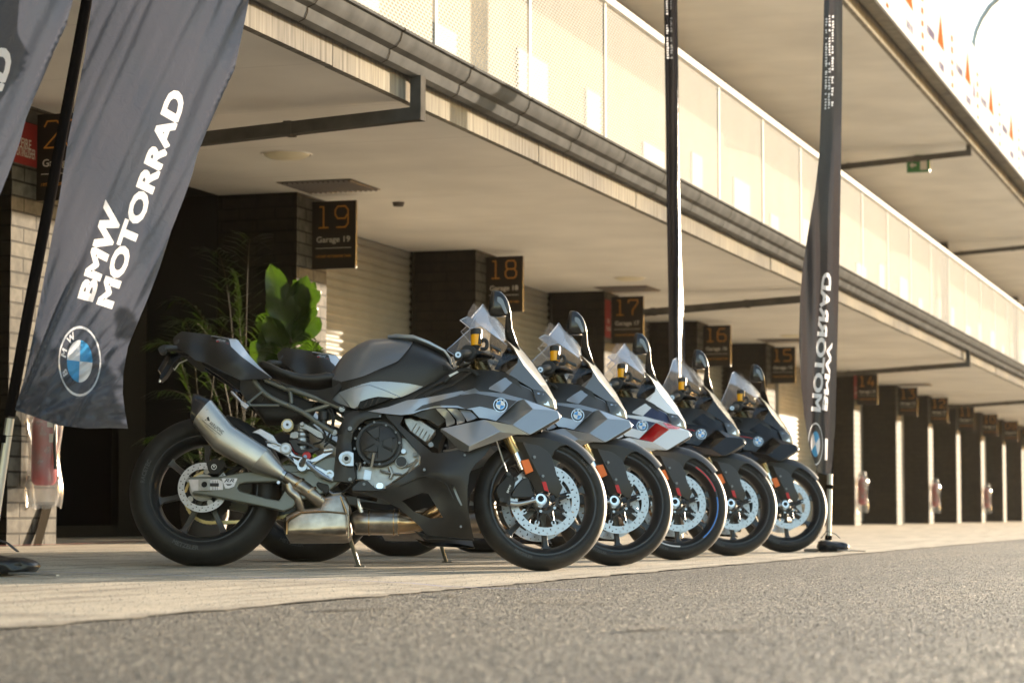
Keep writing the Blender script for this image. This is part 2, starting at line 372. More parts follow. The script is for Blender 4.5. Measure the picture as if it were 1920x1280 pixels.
for nm_, sp_ in (('perforated_metal', 0), ('fascia_concrete', 0), ('gutter_metal', 0), ('white_rail', 0), ('wall_upper', 0), ('banner_white', 0), ('banner_orange', 0), ('banner_purple', 0), ('block_pale', .06), ('block_dark', .1), ('door_metal', .03), ('frame_dark', 0), ('sign_black', .2), ('red_sign', .2), ('soffit_paint', .2), ('downpipe_paint', 0)):
    M[nm_].node_tree.nodes['Principled BSDF'].inputs['Specular IOR Level'].default_value = sp_
M['gutter_metal'].node_tree.nodes['Principled BSDF'].inputs['Metallic'].default_value = 0.0
M['door_metal'].node_tree.nodes['Principled BSDF'].inputs['Metallic'].default_value = 0.0
# ------------------------------------------------------------------ ground and pit building, in building axes: x = along the lane, y = into the building, z up
K = 0.0147                        # the ground falls towards the lane
A_DIR = R(90 - 18.0)
BM = Matrix.Rotation(A_DIR, 4, 'Z')
def gz(y): return K * y
def strip(name, x0, x1, y0, y1, dz, mtl, nx=1):
    b = MB(); b.add([(x0, y0, gz(y0) + dz), (x1, y0, gz(y0) + dz), (x1, y1, gz(y1) + dz), (x0, y1, gz(y1) + dz)], [(0, 1, 2, 3)])
    o = b.build(name, mtl, smooth=0); o.matrix_world = BM; return o
g = strip('ground', -100, 170, -100, 100, -0.03, 'asphalt'); g['kind'] = 'structure'
g = strip('lane', -40, 140, -50, 2.735, 0.0, 'asphalt'); g['kind'] = 'structure'
# the apron has a slightly broken front edge
b = MB(); e = []; x = -20.0; rr = random.Random(3)
while x < 120: e.append((x, 2.73 + rr.uniform(-0.03, 0.02) * (1 if x < 25 else 0.6))); x += rr.uniform(0.03, 0.16) if x < 25 else 0.8
top = [(x, y, gz(y) + 0.004) for x, y in e]; back = [(x, 13.5, gz(13.5) + 0.004) for x, y in e]; low = [(x, y - 0.003, gz(y) - 0.02) for x, y in e]
n_ = len(e); b.add(top + back + low, [(i, i + 1, n_ + i + 1, n_ + i) for i in range(n_ - 1)])
apron = b.build('apron', 'concrete', smooth=0); apron.matrix_world = BM; apron['kind'] = 'structure'
def mark(name, pts, mtl, label, cat, wd=0.02):
    """thin painted line along points given in building axes"""
    b = MB(); vs = []; P = [Vector((x, y)) for x, y in pts]
    for i, p in enumerate(P):
        d = (P[min(i + 1, len(P) - 1)] - P[max(i - 1, 0)]).normalized(); q = Vector((-d.y, d.x)) * wd / 2
        for s in (-1, 1): c = p + q * s; vs.append((c.x, c.y, gz(c.y) + 0.011))
    b.add(vs, [(2 * i, 2 * i + 1, 2 * i + 3, 2 * i + 2) for i in range(len(P) - 1)])
    o = b.build(name, mtl, smooth=0); o.matrix_world = BM; tag(o, label, cat); return o
def gp(px, py):
    """ground point under a direction, building axes"""
    d = Vector(((px - 960) / F, 1, (640 - py) / F)); d = Matrix.Rotation(R(PITCH), 3, 'X') @ d
    d3 = BM.inverted().to_3x3() @ d; t = -CAMZ / (d3.z - K * d3.y); return (d3.x * t, d3.y * t)

HS = 2.47 + CAMZ                  # ceiling under the deck
N0 = 7.26; NF = 5.05
bld = empty('pit_building', 'long two storey pit building with pale ceilings, dark brick pillars and a mesh balcony', 'building')
bld.matrix_world = BM
UP = [8.3, 12.69, 17.01, 21.25, 25.65, 30.0, 34.2, 41.4, 46.0, 50.2, 54.5, 58.9, 63.4, 67.9, 72.3, 76.7]
NUM = [21, 20, 19, 18, 17, 16, 15, 14, 13, 12, 11, 10, 9, 8, 7, 6]
PW = 0.60
def part(bb, name, mats, **k): return bb.build(name, mats, bld, **k)
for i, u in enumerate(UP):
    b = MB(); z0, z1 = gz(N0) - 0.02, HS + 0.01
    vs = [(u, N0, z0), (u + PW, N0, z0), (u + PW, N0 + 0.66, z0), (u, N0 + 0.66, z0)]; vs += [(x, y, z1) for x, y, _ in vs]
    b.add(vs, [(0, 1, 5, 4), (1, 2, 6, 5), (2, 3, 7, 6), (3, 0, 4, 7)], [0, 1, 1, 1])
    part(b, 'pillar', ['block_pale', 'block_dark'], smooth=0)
ND = N0 + 0.64
for u in (46.85, 59.75, 35.1):
    b = MB(); b.tube([(u, N0 + .05, gz(N0)), (u, N0 + .05, HS - .01)], .05, 12); part(b, 'wall_pipe', 'fascia_concrete')
def roller(u0, u1):
    b = MB(); n_ = 220; z0, z1 = gz(ND), HS - 0.005; vs = []
    for i in range(n_ + 1):
        z = z0 + (z1 - z0) * i / n_; ph = (z / 0.072) % 1; y = ND + 0.020 * (1 - min(1, abs(2 * ph - 1) * 1.6)) ** 0.7
        vs += [(u0, y, z), (u1, y, z)]
    b.add(vs, [(2 * i, 2 * i + 1, 2 * i + 3, 2 * i + 2) for i in range(n_)]); d = part(b, 'roller_door', 'door_metal', smooth=60)
    b = MB(); b.box(u0 - 0.0, u1, ND - 0.012, ND + 0.03, z0 - 0.01, z0 + 0.07); b.box(u1 - 0.05, u1, ND - 0.03, ND - 0.014, z0 + 0.072, z1); b.build('bottom_rail', 'frame_dark', d, smooth=0)
for i in range(len(UP) - 1):
    if NUM[i] in (21, 20): continue
    roller(UP[i] + PW + 0.001, UP[i + 1] - 0.001)
# open dark garages behind pillars 21 and 20
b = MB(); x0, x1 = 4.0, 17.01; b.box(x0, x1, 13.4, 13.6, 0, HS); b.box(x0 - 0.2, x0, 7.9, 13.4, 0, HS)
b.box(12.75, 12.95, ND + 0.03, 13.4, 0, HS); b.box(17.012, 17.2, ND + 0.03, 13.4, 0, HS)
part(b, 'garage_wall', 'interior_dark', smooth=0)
# rounded door frame inside the open garage
fl = [(16.96, gz(ND)), (16.96, HS - 0.14), (13.3, HS - 0.14), (13.3, gz(ND))]
hl = []; 
for cx, cz, a0 in ((13.62, HS - 0.62, 180), (16.38, HS - 0.62, 90)):
    for k in range(7): a = R(a0 - 15 * k); hl.append((cx + 0.14 * math.cos(a), cz + 0.14 * math.sin(a)))
hl = [(13.48, gz(ND) + 0.1)] + hl + [(16.52, gz(ND) + 0.1)]
v, f = cdt([fl, hl], None); b = MB()
b.add([(x, 8.5, z) for x, z in v], [tuple(t) for t in f.tolist()]); b.add([(x, 8.56, z) for x, z in v], [tuple(t) for t in f.tolist()])
part(b, 'door_frame', 'frame_dark', smooth=0)
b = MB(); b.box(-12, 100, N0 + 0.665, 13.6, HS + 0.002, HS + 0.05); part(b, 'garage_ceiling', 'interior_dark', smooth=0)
b = MB(); b.box(-12, 100, NF, N0 + 0.66, HS, HS + 0.25); part(b, 'soffit', 'soffit_paint', smooth=0)
# fascia in precast lengths with fine joints
x = -12.0; b = MB(); rr = random.Random(5)
while x < 100:
    L = rr.choice((1.2, 2.6, 4.0, 4.4)); b.box(x, x + L - 0.012, NF - 0.05 + rr.uniform(-.004, .004), NF - 0.002, HS - 0.012 - rr.uniform(0, .012), HS + 0.42); x += L
part(b, 'fascia', 'fascia_concrete', smooth=0)
# gutter: moulded profile, in lengths with joint bands
prof = [(NF - 0.055, 2.60), (NF - 0.10, 2.585), (NF - 0.135, 2.60), (NF - 0.15, 2.635), (NF - 0.15, 2.66), (NF - 0.19, 2.675), (NF - 0.215, 2.705), (NF - 0.225, 2.74), (NF - 0.225, 2.755), (NF - 0.245, 2.76), (NF - 0.245, 2.775), (NF - 0.055, 2.775)]
prof = [(y, z + CAMZ) for y, z in prof]
b = MB(); x = -12.0; 
b.add([(xx, y, z) for xx in (-12, 100) for y, z in prof], [(i, i + 1, len(prof) + i + 1, len(prof) + i) for i in range(len(prof) - 1)])
gut = part(b, 'gutter', 'gutter_metal', smooth=25)
x = -0.42 * 1.21
while x < 62:
    b = MB()
    for s_ in (0,):
        vs = [(xx, y - 0.003, z - 0.002 if z < 2.9 + CAMZ - .2 else z) for xx in (x, x + 0.014) for y, z in prof]
        b.add(vs, [(i, i + 1, len(prof) + i + 1, len(prof) + i) for i in range(len(prof) - 2)])
    x += 1.21; b.build('joint_band', 'frame_dark', gut, smooth=0)
# downpipes: short drop from the gutter, then back to the wall with a fall
def downpipe(u, z_out, z_in, n_out, n_in, top, w=0.085, nm='downpipe'):
    b = MB(); h = w * 0.9
    b.box(u, u + w, n_out, n_out + w * 0.8, z_out, top)
    b.add([(u + 0.002, n_out + w * .8, z_out), (u + w - .002, n_out + w * .8, z_out), (u + w - .002, n_in, z_in), (u + .002, n_in, z_in), (u + .002, n_out + w * .8, z_out + h), (u + w - .002, n_out + w * .8, z_out + h), (u + w - .002, n_in, z_in + h), (u + .002, n_in, z_in + h)],
          [(0, 1, 2, 3), (4, 7, 6, 5), (0, 4, 5, 1), (2, 6, 7, 3), (0, 3, 7, 4), (1, 5, 6, 2)])
    for k in (0.35, 0.8):
        y = n_out + (n_in - n_out) * k; z = z_out + (z_in - z_out) * k; b.box(u - .006, u + w + .006, y, y + 0.05, z - .006, z + h + .006)
    part(b, nm, 'downpipe_paint', smooth=0)
for u in (13.33, 26.1, 38.5, 51.1, 64.0): downpipe(u, 2.335 + CAMZ, 2.20 + CAMZ, NF - 0.15, N0 + 0.02, 2.60 + CAMZ)
for u, (y, z) in (): pass
# balcony: kerb, mesh sheets, posts, white rail
NB = 4.93
b = MB(); b.box(-12, 100, NB - 0.02, NB + 0.02, 2.778 + CAMZ, 2.80 + CAMZ); b.box(-12, 100, NB - 0.035, NB + 0.03, 3.87 + CAMZ, 3.925 + CAMZ)
part(b, 'balcony_rail', 'white_rail', smooth=0)
u0 = 13.66
for k in range(-13, 36):
    u = u0 + 1.89 * k
    b = MB(); b.add([(u + 0.02, NB, 2.802 + CAMZ), (u + 1.87, NB, 2.802 + CAMZ), (u + 1.87, NB, 3.868 + CAMZ), (u + 0.02, NB, 3.868 + CAMZ)], [(0, 1, 2, 3)])
    part(b, 'mesh_panel', 'perforated_metal', smooth=0)
    b = MB(); b.box(u - 0.022, u + 0.018, NB - 0.010, NB - 0.004, 2.802 + CAMZ, 3.868 + CAMZ); part(b, 'baluster', 'white_rail', smooth=0)
b = MB(); b.box(-12, 100, NF + 0.0, 6.64, HS + 0.252, HS + 0.36); part(b, 'balcony_floor', 'soffit_paint', smooth=0)
# upper wall with glazed doors; their flat white stands for sky reflected in glass
NW = 6.65; HR = 5.34 + CAMZ
b = MB(); b.box(-12, 100, NW, NW + 0.2, HS + 0.3, HR + 0.2); part(b, 'upper_wall', 'wall_upper', smooth=0)
for k in range(44):
    u = -8 + 2.2 * k; b = MB(); b.box(u, u + (0.9 if k % 2 else 0.5), NW - 0.02, NW - 0.004, HS + 0.4, HS + (1.75 if k % 3 else 1.55)); part(b, 'glazed_door', 'banner_white', smooth=0)
for k in range(22):
    u = -8 + 4.4 * k; b = MB(); b.box(u, u + 2.6, NW - 0.03, NW - 0.004, HR - 0.17, HR - 0.05); part(b, 'clerestory', 'wall_upper', smooth=0)
b = MB(); b.box(-12, 100, 4.44, NW + 0.15, HR, HR + 0.16); part(b, 'roof_lining', 'roof_lining', smooth=0)
b = MB(); b.box(-12, 100, 4.38, 4.437, HR - 0.012, HR + 0.22); b.box(-12, 100, 4.20, 4.35, HR + 0.13, HR + 0.21); b.box(-12, 100, 4.18, 8, HR + 0.225, HR + 0.3); part(b, 'roof_edge', 'fascia_concrete', smooth=0)
for u in (35.0, 47.5, 60.0, 72.5):
    downpipe(u, HR - 0.16, HR - 0.30, 4.40, NW - 0.05, HR + 0.12, nm='roof_downpipe'); b = MB(); b.box(u - .05, u + .1, NW - .2, NW - .06, HS + .36, HR - .02); part(b, 'roof_post', 'downpipe_paint', smooth=0)
# printed hoarding along the roof
b = MB(); b.box(-12, 100, 4.14, 4.17, HR + 0.10, HR + 1.12); hoard = part(b, 'roof_hoarding', 'banner_white', smooth=0)
c = MB()
rr = random.Random(11)
for k in range(16):
    b = MB(); u = 22 + k * 2.6; z = HR + 0.5; y = 4.137
    b.add([(u, y, z), (u + 0.62, y, z - .02), (u + 0.3, y, z + 0.42)], [(0, 1, 2)])
    b.build('orange_emblem', 'banner_orange', hoard, smooth=0); b = MB()
    if k % 3 == 1: b.add([(u + 0.8, y, z - .1), (u + 1.1, y, z - .12), (u + .95, y, z + .2)], [(0, 1, 2)]); b.build('purple_emblem', 'banner_purple', hoard, smooth=0); b = MB()
    for q in range(5):
        hh = rr.uniform(.05, .09); b.box(u + 1.25, u + 1.42, y - .001, y, z - .35 + q * .15, z - .35 + q * .15 + hh); b.build('orange_letter', 'banner_orange', hoard, smooth=0); b = MB()
    for q in range(6):
        c.box(u + 1.7 + q * .12, u + 1.7 + q * .12 + rr.uniform(.04, .09), y - .001, y, z - .05, z + .06)
    for q in range(4): c.box(u + .1 + q * .13, u + .1 + q * .13 + rr.uniform(.05, .1), y - .001, y, z - .3, z - .2)
c.build('lettering', 'banner_purple', hoard, smooth=0)

# ------------------------------------------------------------------ numbered garage signs
def digit(ch):
    c = 0.18
    D = {'1': [[(0.18, 1), (0.42, 1), (0.42, 0)], [(0.12, 0), (0.72, 0)]],
         '9': [[(0.85, .42 + c), (0.7, .42), (.22, .42), (.05, .42 + c), (.05, 1 - c), (.22, 1), (.72, 1), (.9, 1 - c), (.9, c), (.72, 0), (.15, 0)]],
         '8': [[(.22, .52), (.1, .64), (.1, .88), (.22, 1), (.72, 1), (.84, .88), (.84, .64), (.72, .52), (.22, .52), (.05, .38), (.05, .15), (.2, 0), (.74, 0), (.9, .15), (.9, .38), (.72, .52)]],
         '7': [[(.05, .82), (.05, 1), (.9, 1), (.9, .8), (.42, .3), (.42, 0)]],
         '6': [[(.78, 1), (.3, 1), (.05, .7), (.05, .15), (.2, 0), (.75, 0), (.9, .15), (.9, .42), (.75, .56), (.08, .56)]],
         '5': [[(.85, 1), (.08, 1), (.08, .58), (.72, .58), (.9, .42), (.9, .16), (.74, 0), (.05, 0)]],
         '4': [[(.7, 0), (.7, .6)], [(.5, 1), (.05, .28), (.9, .28)]],
         '3': [[(.05, 1), (.88, 1), (.45, .6), (.72, .6), (.9, .44), (.9, .16), (.74, 0), (.05, 0)]],
         '2': [[(.05, .8), (.2, 1), (.72, 1), (.88, .84), (.88, .64), (.05, .0), (.92, 0)]],
         '0': [[(.2, 0), (.05, .18), (.05, .82), (.2, 1), (.75, 1), (.9, .82), (.9, .18), (.75, 0), (.2, 0)]]}
    return D[ch]
def stroke(b, pts, w, fn):
    for (x0, y0), (x1, y1) in zip(pts, pts[1:]):
        d = Vector((x1 - x0, y1 - y0)); L = d.length; d /= L; q = Vector((-d.y, d.x)) * w / 2; e = d * w * 0.35
        c = [Vector((x0, y0)) - q - e, Vector((x0, y0)) + q - e, Vector((x1, y1)) + q + e, Vector((x1, y1)) - q + e]
        b.add([fn(p.x, p.y) for p in c], [(0, 1, 2, 3)])
def garage_sign(u, num):
    W_, H_ = 0.40, 0.60; zt = 2.43 + CAMZ; y0 = N0 - W_ + 0.035            # hangs out from the pillar, faces down the lane
    lab = 'black hanging sign reading Garage %s with a large orange %s' % (num, num)
    r = empty('garage_sign', lab, 'sign', 'numbered garage signs on the pillars')
    r.matrix_world = BM @ Matrix.Translation((u + 0.3, y0, zt)) @ Matrix.Diagonal((1, .93, .88, 1))
    # face is the plane x = 0, reading direction from deep (y+) to shallow (y-)
    b = MB(); b.box(0, 0.03, 0, W_, -H_, 0); b.build('panel', 'sign_black', r, smooth=0)
    fn = lambda x, y: (-0.003, W_ - x, -H_ + y)
    b = MB(); s = '%02d' % num; dh = 0.185; dw = 0.135
    for k, ch in enumerate(s):
        b = MB()
        for st in digit(ch): stroke(b, [(0.055 + k * 0.155 + x * dw, 0.365 + y * dh) for x, y in st], 0.011, fn)
        b.build('digit', 'sign_orange', r, smooth=0)
    lp, wd = text_loops('Garage %s' % s, 0.012); v, f = cdt(lp, None); sc = 0.30 / wd
    b = MB(); b.add([fn(0.05 + x * sc, 0.235 + y * sc) for x, y in v], [tuple(t) for t in f.tolist()]); 
    b.add([fn(*p) for p in ((0.04, .18), (.36, .18), (.36, .185), (.04, .185))], [(0, 1, 2, 3)]); b.build('lettering', 'sign_white', r, smooth=0)
    lp, wd = text_loops('/ SYDNEY MOTORSPORT PARK', 0.01); v, f = cdt(lp, None); sc = 0.32 / wd
    b = MB(); b.add([fn(0.04 + x * sc, 0.10 + y * sc * 1.25) for x, y in v], [tuple(t) for t in f.tolist()]); b.build('park_lettering', 'sign_orange', r, smooth=0)
    return r
for u, nn in zip(UP[1:-1], NUM[1:-1]): garage_sign(u, nn)

def local_thing(bb, name, mats, label, cat, group=None, **k):
    o = bb.build(name, mats, **k); o.matrix_world = BM; return tag(o, label, cat, group)
# ceiling lamps, grilles, detector
for i, (u, y, where) in enumerate([(15.18, 6.56, 'in front of the open garage'), (24.3, 6.6, 'between signs 18 and 17'), (32.8, 6.6, 'deep under the ceiling beyond sign 16')]):
    r = empty('ceiling_lamp', 'round flat ceiling lamp ' + where, 'ceiling lamp', 'round ceiling lamps'); r.matrix_world = BM @ Matrix.Translation((u, y, HS))
    b = MB(); b.lathe([(0.0, -0.03), (0.12, -0.028), (0.155, -0.012), (0.16, -0.001)], 32, axis='z'); b.build('diffuser', 'lamp_white', r)
    b = MB(); b.lathe([(0.16, -0.001), (0.172, -0.008), (0.18, -0.001)], 32, axis='z'); b.build('rim', 'soffit_paint', r)
for u, y, s_, where in [(16.45, 6.59, 0.60, 'left of sign 19'), (25.15, 6.64, 0.60, 'above sign 17'), (33.4, 6.63, .6, 'above sign 15'), (45.7, 6.6, .6, 'above sign 13'), (54.5, 6.68, .56, 'above sign 11')]:
    r = empty('ceiling_grille', 'square dark louvred grille in the ceiling ' + where, 'vent', 'square ceiling grilles'); r.matrix_world = BM @ Matrix.Translation((u, y, HS))
    b = MB(); b.box(0, s_, 0, s_, -0.008, -0.002); b.build('backing', 'grille_dark', r, smooth=0)
    b = MB()
    for q in range(14): b.box(0.02, s_ - .02, 0.02 + q * 0.041, 0.032 + q * 0.041, -0.02, -0.009)
    b.build('louvres', 'grille_dark', r, smooth=0)
b = MB(); b.lathe([(0, -0.035), (0.04, -0.033), (0.05, -0.001)], 20, c=(0, 0, 0), axis='z'); o = b.build('smoke_detector', 'grille_dark'); o.matrix_world = BM @ Matrix.Translation((17.83, 6.74, HS)); tag(o, 'tiny round smoke detector on the ceiling right of sign 19', 'detector')
# extinguishers in plastic bags on the pillars
mat('red_enamel', (0.36, 0.03, 0.03), 0.35)
mat('bag_plastic', (0.40, 0.39, 0.375), 0.18, trans=0.0)
m = M['bag_plastic']; n = m.node_tree.nodes; l = m.node_tree.links
tr = n.new('ShaderNodeBsdfTransparent'); ms = n.new('ShaderNodeMixShader'); nz = n.new('ShaderNodeTexNoise'); nz.inputs['Scale'].default_value = 9; nz.inputs['Detail'].default_value = 4
tcn = n.new('ShaderNodeTexCoord'); l.new(tcn.outputs['Object'], nz.inputs['Vector'])
rp = ramp(n, [(0.35, (0.8, 0.8, 0.8)), (0.66, (0.5, 0.5, 0.5))]); l.new(nz.outputs[0], rp.inputs[0]); l.new(rp.outputs[0], ms.inputs[0])
l.new(n['Principled BSDF'].outputs[0], ms.inputs[1]); l.new(tr.outputs[0], ms.inputs[2]); l.new(ms.outputs[0], n['Material Output'].inputs['Surface'])
mat('black_rubber', (0.02, 0.02, 0.02), 0.6)
mat('label_blue', (0.1, 0.2, 0.35), 0.6)
def extinguisher(u, y, z, label):
    r = empty('fire_extinguisher', label, 'fire extinguisher', 'bagged fire extinguishers on the pillars')
    r.matrix_world = BM @ Matrix.Translation((u, y, z))
    b = MB(); b.lathe([(0, 0.0), (0.055, 0.005), (0.075, 0.03), (0.075, 0.38), (0.06, 0.43), (0.03, 0.455), (0.02, 0.49), (0, .49)], 28, axis='z'); b.build('cylinder', 'red_enamel', r)
    b = MB(); b.box(-0.02, 0.02, -0.06, 0.05, 0.5, 0.52); b.box(-.015, .015, -.07, -.03, .52, .56); b.build('handle', 'black_rubber', r, smooth=0)
    b = MB(); b.tube([(-0.0, -0.05, 0.49), (-0.03, -0.085, 0.42), (-0.035, -0.088, 0.25), (-.02, -.088, .1)], 0.011, 8); b.build('hose', 'black_rubber', r)
    b = MB(); b.lathe([(0.0765, 0.26), (0.0765, 0.31)], 6, a0=R(230), a1=R(290), axis='z'); b.lathe([(0.0765, 0.35), (0.0765, 0.38)], 5, a0=R(220), a1=R(260), axis='z'); b.build('label_sheet', 'sign_white', r)
    b = MB(); rg = []
    rr = random.Random(int(u * 10))
    for k in range(22):
        z_ = -0.13 + 0.70 * k / 21; q = 0.115 - 0.05 * max(0, (k - 16) / 5) + 0.012 * math.sin(k * .5)
        rg.append([(q * 1.05 * math.cos(2 * math.pi * j / 40) * (1 + .06 * math.sin(5 * 2 * math.pi * j / 40 + k * .25)), q * 0.82 * math.sin(2 * math.pi * j / 40) * (1 + .07 * math.sin(9 * 2 * math.pi * j / 40 - k * .35)), z_ + 0.012 * math.sin(j * .7)) for j in range(40)])
    b.rings(rg, caps=False); b.build('plastic_bag', 'bag_plastic', r)
    return r
extinguisher(12.93, N0 - 0.11, gz(N0) + 0.36, 'red fire extinguisher in a clear plastic bag under the big left flag')
for u, lab in ((41.5, 'red fire extinguisher in a plastic bag just right of the far flag'), (50.3, 'bagged red fire extinguisher on the pillar below sign 12'), (59.0, 'bagged red fire extinguisher near the right edge of the photo')):
    extinguisher(u, N0 - 0.11, gz(N0) + 0.36, lab)
# steel corner guard and bracket on the left pillar
b = MB(); y = N0 - 0.012
b.add([(12.95, y - .02, gz(N0)), (13.05, y - .02, gz(N0)), (13.22, y, 0.36), (13.10, y, 0.36)], [(0, 1, 2, 3)]); 
local_thing(b, 'steel_bracket', 'frame_dark', 'dark steel kick bracket at the foot of the left brick pillar', 'bracket', smooth=0)
# red fire signs
def red_sign(u, y, z, w_, h_, label, perp=False):
    r = empty('fire_sign', label, 'sign'); r.matrix_world = BM @ Matrix.Translation((u, y, z))
    b = MB(); b.box(0, w_, -0.006, 0, -h_, 0); b.build('plate', 'red_sign', r, smooth=0)
    for k, (t_, hh) in enumerate((('FIRE', .05), ('EXTINGUISHER', .05))):
        lp, wd = text_loops(t_, .01); v, f = cdt(lp, None); sc = w_ * (.45 if k == 0 else .82) / wd; bb = MB()
        bb.add([(w_ * (.27 if k == 0 else .09) + x * sc, -0.009, -h_ * .62 - k * h_ * .2 + y_ * sc * (1.2 if k == 0 else 2.6)) for x, y_ in v], [tuple(t) for t in f.tolist()]); bb.build('lettering', 'sign_white', r, smooth=0)
    return r
red_sign(12.70, N0 - 0.004, 2.36 + CAMZ, 0.27, 0.26, 'red fire extinguisher sign high on the left brick pillar')
red_sign(25.66, N0 - 0.004, 2.38 + CAMZ, 0.22, 0.42, 'small red fire sign on the pillar left of sign 17')
red_sign(41.42, N0 - 0.004, 2.42 + CAMZ, 0.22, 0.42, 'small red fire sign beside the far flag near sign 14')
# green exit sign under the roof
r = empty('exit_sign', 'green running man exit sign hanging under the upper roof', 'sign'); r.matrix_world = BM @ Matrix.Translation((35.8, 5.45, HR - 0.05))
b = MB(); b.box(0, 0.05, -0.34, 0, -0.21, 0); b.box(.015, .035, -.2, -.14, 0, .05); b.build('box', 'green_sign', r, smooth=0)
b = MB(); fx = lambda x, y: (-0.004, -x, y)
b.add([fx(*p) for p in ((.04, -.105), (.09, -.06), (.09, -.09), (.14, -.09), (.14, -.12), (.09, -.12), (.09, -.15))], [tuple(range(7))])
b.add([fx(*p) for p in ((.2, -.03), (.3, -.03), (.3, -.18), (.2, -.18))], [(0, 1, 2, 3)]); b.build('symbol', 'sign_white', r, smooth=0)
# ground markings
mark('red_line', [(11.0, N0 - .05), (13.4, N0 - 0.05), (14.6, N0 + .1), (16.9, N0 + .12)], 'red_paint', 'thin red painted line along the garage thresholds', 'painted line', 0.05)
mark('painted_lettering', [(11.9, 5.72), (13.2, 6.0)], 'white_paint', 'worn white painted marking on the concrete behind the first rear wheel', 'painted marking', 0.16)
mat('crack_dark', (0.02, 0.018, 0.016), 0.9)
for pts_, lb_ in (([(838, 1116), (858, 1119), (884, 1118)], 'short dark crack in the asphalt just below the apron edge'), ([(968, 1128), (1010, 1131), (1060, 1129), (1105, 1133), (1136, 1132)], 'long dark crack in the asphalt below the nearest front wheel'), ([(612, 1146), (668, 1143), (742, 1141)], 'faint dark crack in the asphalt left of centre'), ([(1180, 1184), (1260, 1178), (1360, 1183), (1420, 1180)], 'dark seam in the foreground asphalt at centre right')):
    mark('asphalt_crack', [gp(*q) for q in pts_], 'crack_dark', lb_, 'crack', 0.035)
mark('blue_line', [gp(75, 1076), gp(300, 1082), gp(500, 1088), gp(640, 1092), gp(770, 1098), gp(830, 1104), gp(900, 1107), gp(1096, 1112)], 'blue_cord', 'thin blue line chalked across the apron onto the asphalt', 'painted line', 0.012)
# ------------------------------------------------------------------ motorcycle: frames and drawing helpers
LEAN = 10.6; PSI = 13.0
def bike_matrix(fx, fy, yaw=0.0):
    """world matrix for a bike whose front tyre touches the ground at (fx, fy); local x forward, y left, z up, origin under the rear axle"""
    c, s_ = math.cos(R(yaw)), math.sin(R(yaw)); rx, ry = fx - 1.457 * c, fy - 1.457 * s_
    hz = lambda x, y: K * (-(x * math.cos(R(18)) - y * math.sin(R(18)))) + 0.006
    z0, z1 = hz(rx, ry), hz(fx, fy)
    return Matrix.Translation((rx, ry, z0 - 0.002)) @ Matrix.Rotation(R(yaw), 4, 'Z') @ Matrix.Rotation(math.atan((z0 - z1) / 1.457), 4, 'Y') @ Matrix.Rotation(-R(LEAN), 4, 'X')
B1 = bike_matrix(0.121, 10.59)
CAMP = Vector((0, 0, CAMZ)); RX = Matrix.Rotation(R(PITCH), 3, 'X')
FRONT = Matrix.Translation((1.457, 0, 0.300)) @ Matrix.Rotation(R(PSI), 4, 'Z')
IB = B1.inverted(); IBF = (B1 @ FRONT).inverted()
def _pl(inv, px, py, lat):
    o = inv @ CAMP; d = inv.to_3x3() @ (RX @ Vector(((px - 960) / F, 1, (640 - py) / F))); t = (-lat - o.y) / d.y
    return o + d * t
def U(px, py, lat): return _pl(IB, px, py, lat)
def UF(px, py, lat): return FRONT @ _pl(IBF, px, py, lat)
ZT = {1: (220, 600, 5.3333), 2: (540, 600, 5.3333), 3: (820, 530, 4.2667), 4: (220, 800, 4.5717), 5: (500, 760, 4.0), 6: (820, 760, 4.0), 7: (860, 820, 4.923)}
def Z(k, *p):
    ox, oy, s_ = ZT[k]; r = []
    for q in p: r.append((ox + q[0] / s_, oy + q[1] / s_) + tuple(q[2:]))
    return r
PX = 1 / 428.0
def rbf(ctrl):
    P = np.array([c[:2] for c in ctrl], float) / 100; L = np.array([c[2] for c in ctrl]); n_ = len(P)
    if n_ < 3: return lambda Q: np.full(len(Q), L.mean())
    def ph(d): return np.where(d > 1e-9, d * d * np.log(d + 1e-12), 0)
    D = np.linalg.norm(P[:, None] - P[None], axis=2); A = np.zeros((n_ + 3, n_ + 3)); A[:n_, :n_] = ph(D); A[:n_, n_] = 1; A[:n_, n_ + 1:] = P; A[n_, :n_] = 1; A[n_ + 1:, :n_] = P.T
    w_ = np.linalg.lstsq(A, np.r_[L, 0, 0, 0], rcond=None)[0]
    def f(Q):
        Q = np.asarray(Q, float) / 100; d = np.linalg.norm(Q[:, None] - P[None], axis=2); return ph(d) @ w_[:n_] + w_[n_] + Q @ w_[n_ + 1:]
    return f
def mirror(mb):
    o = len(mb.v); n_ = len(mb.f); mb.half = (o, n_); mb.v += [(x, -y, z) for x, y, z in mb.v]
    for k in range(n_): mb.f.append([i + o for i in mb.f[k]][::-1]); mb.m.append(mb.m[k])
    return mb
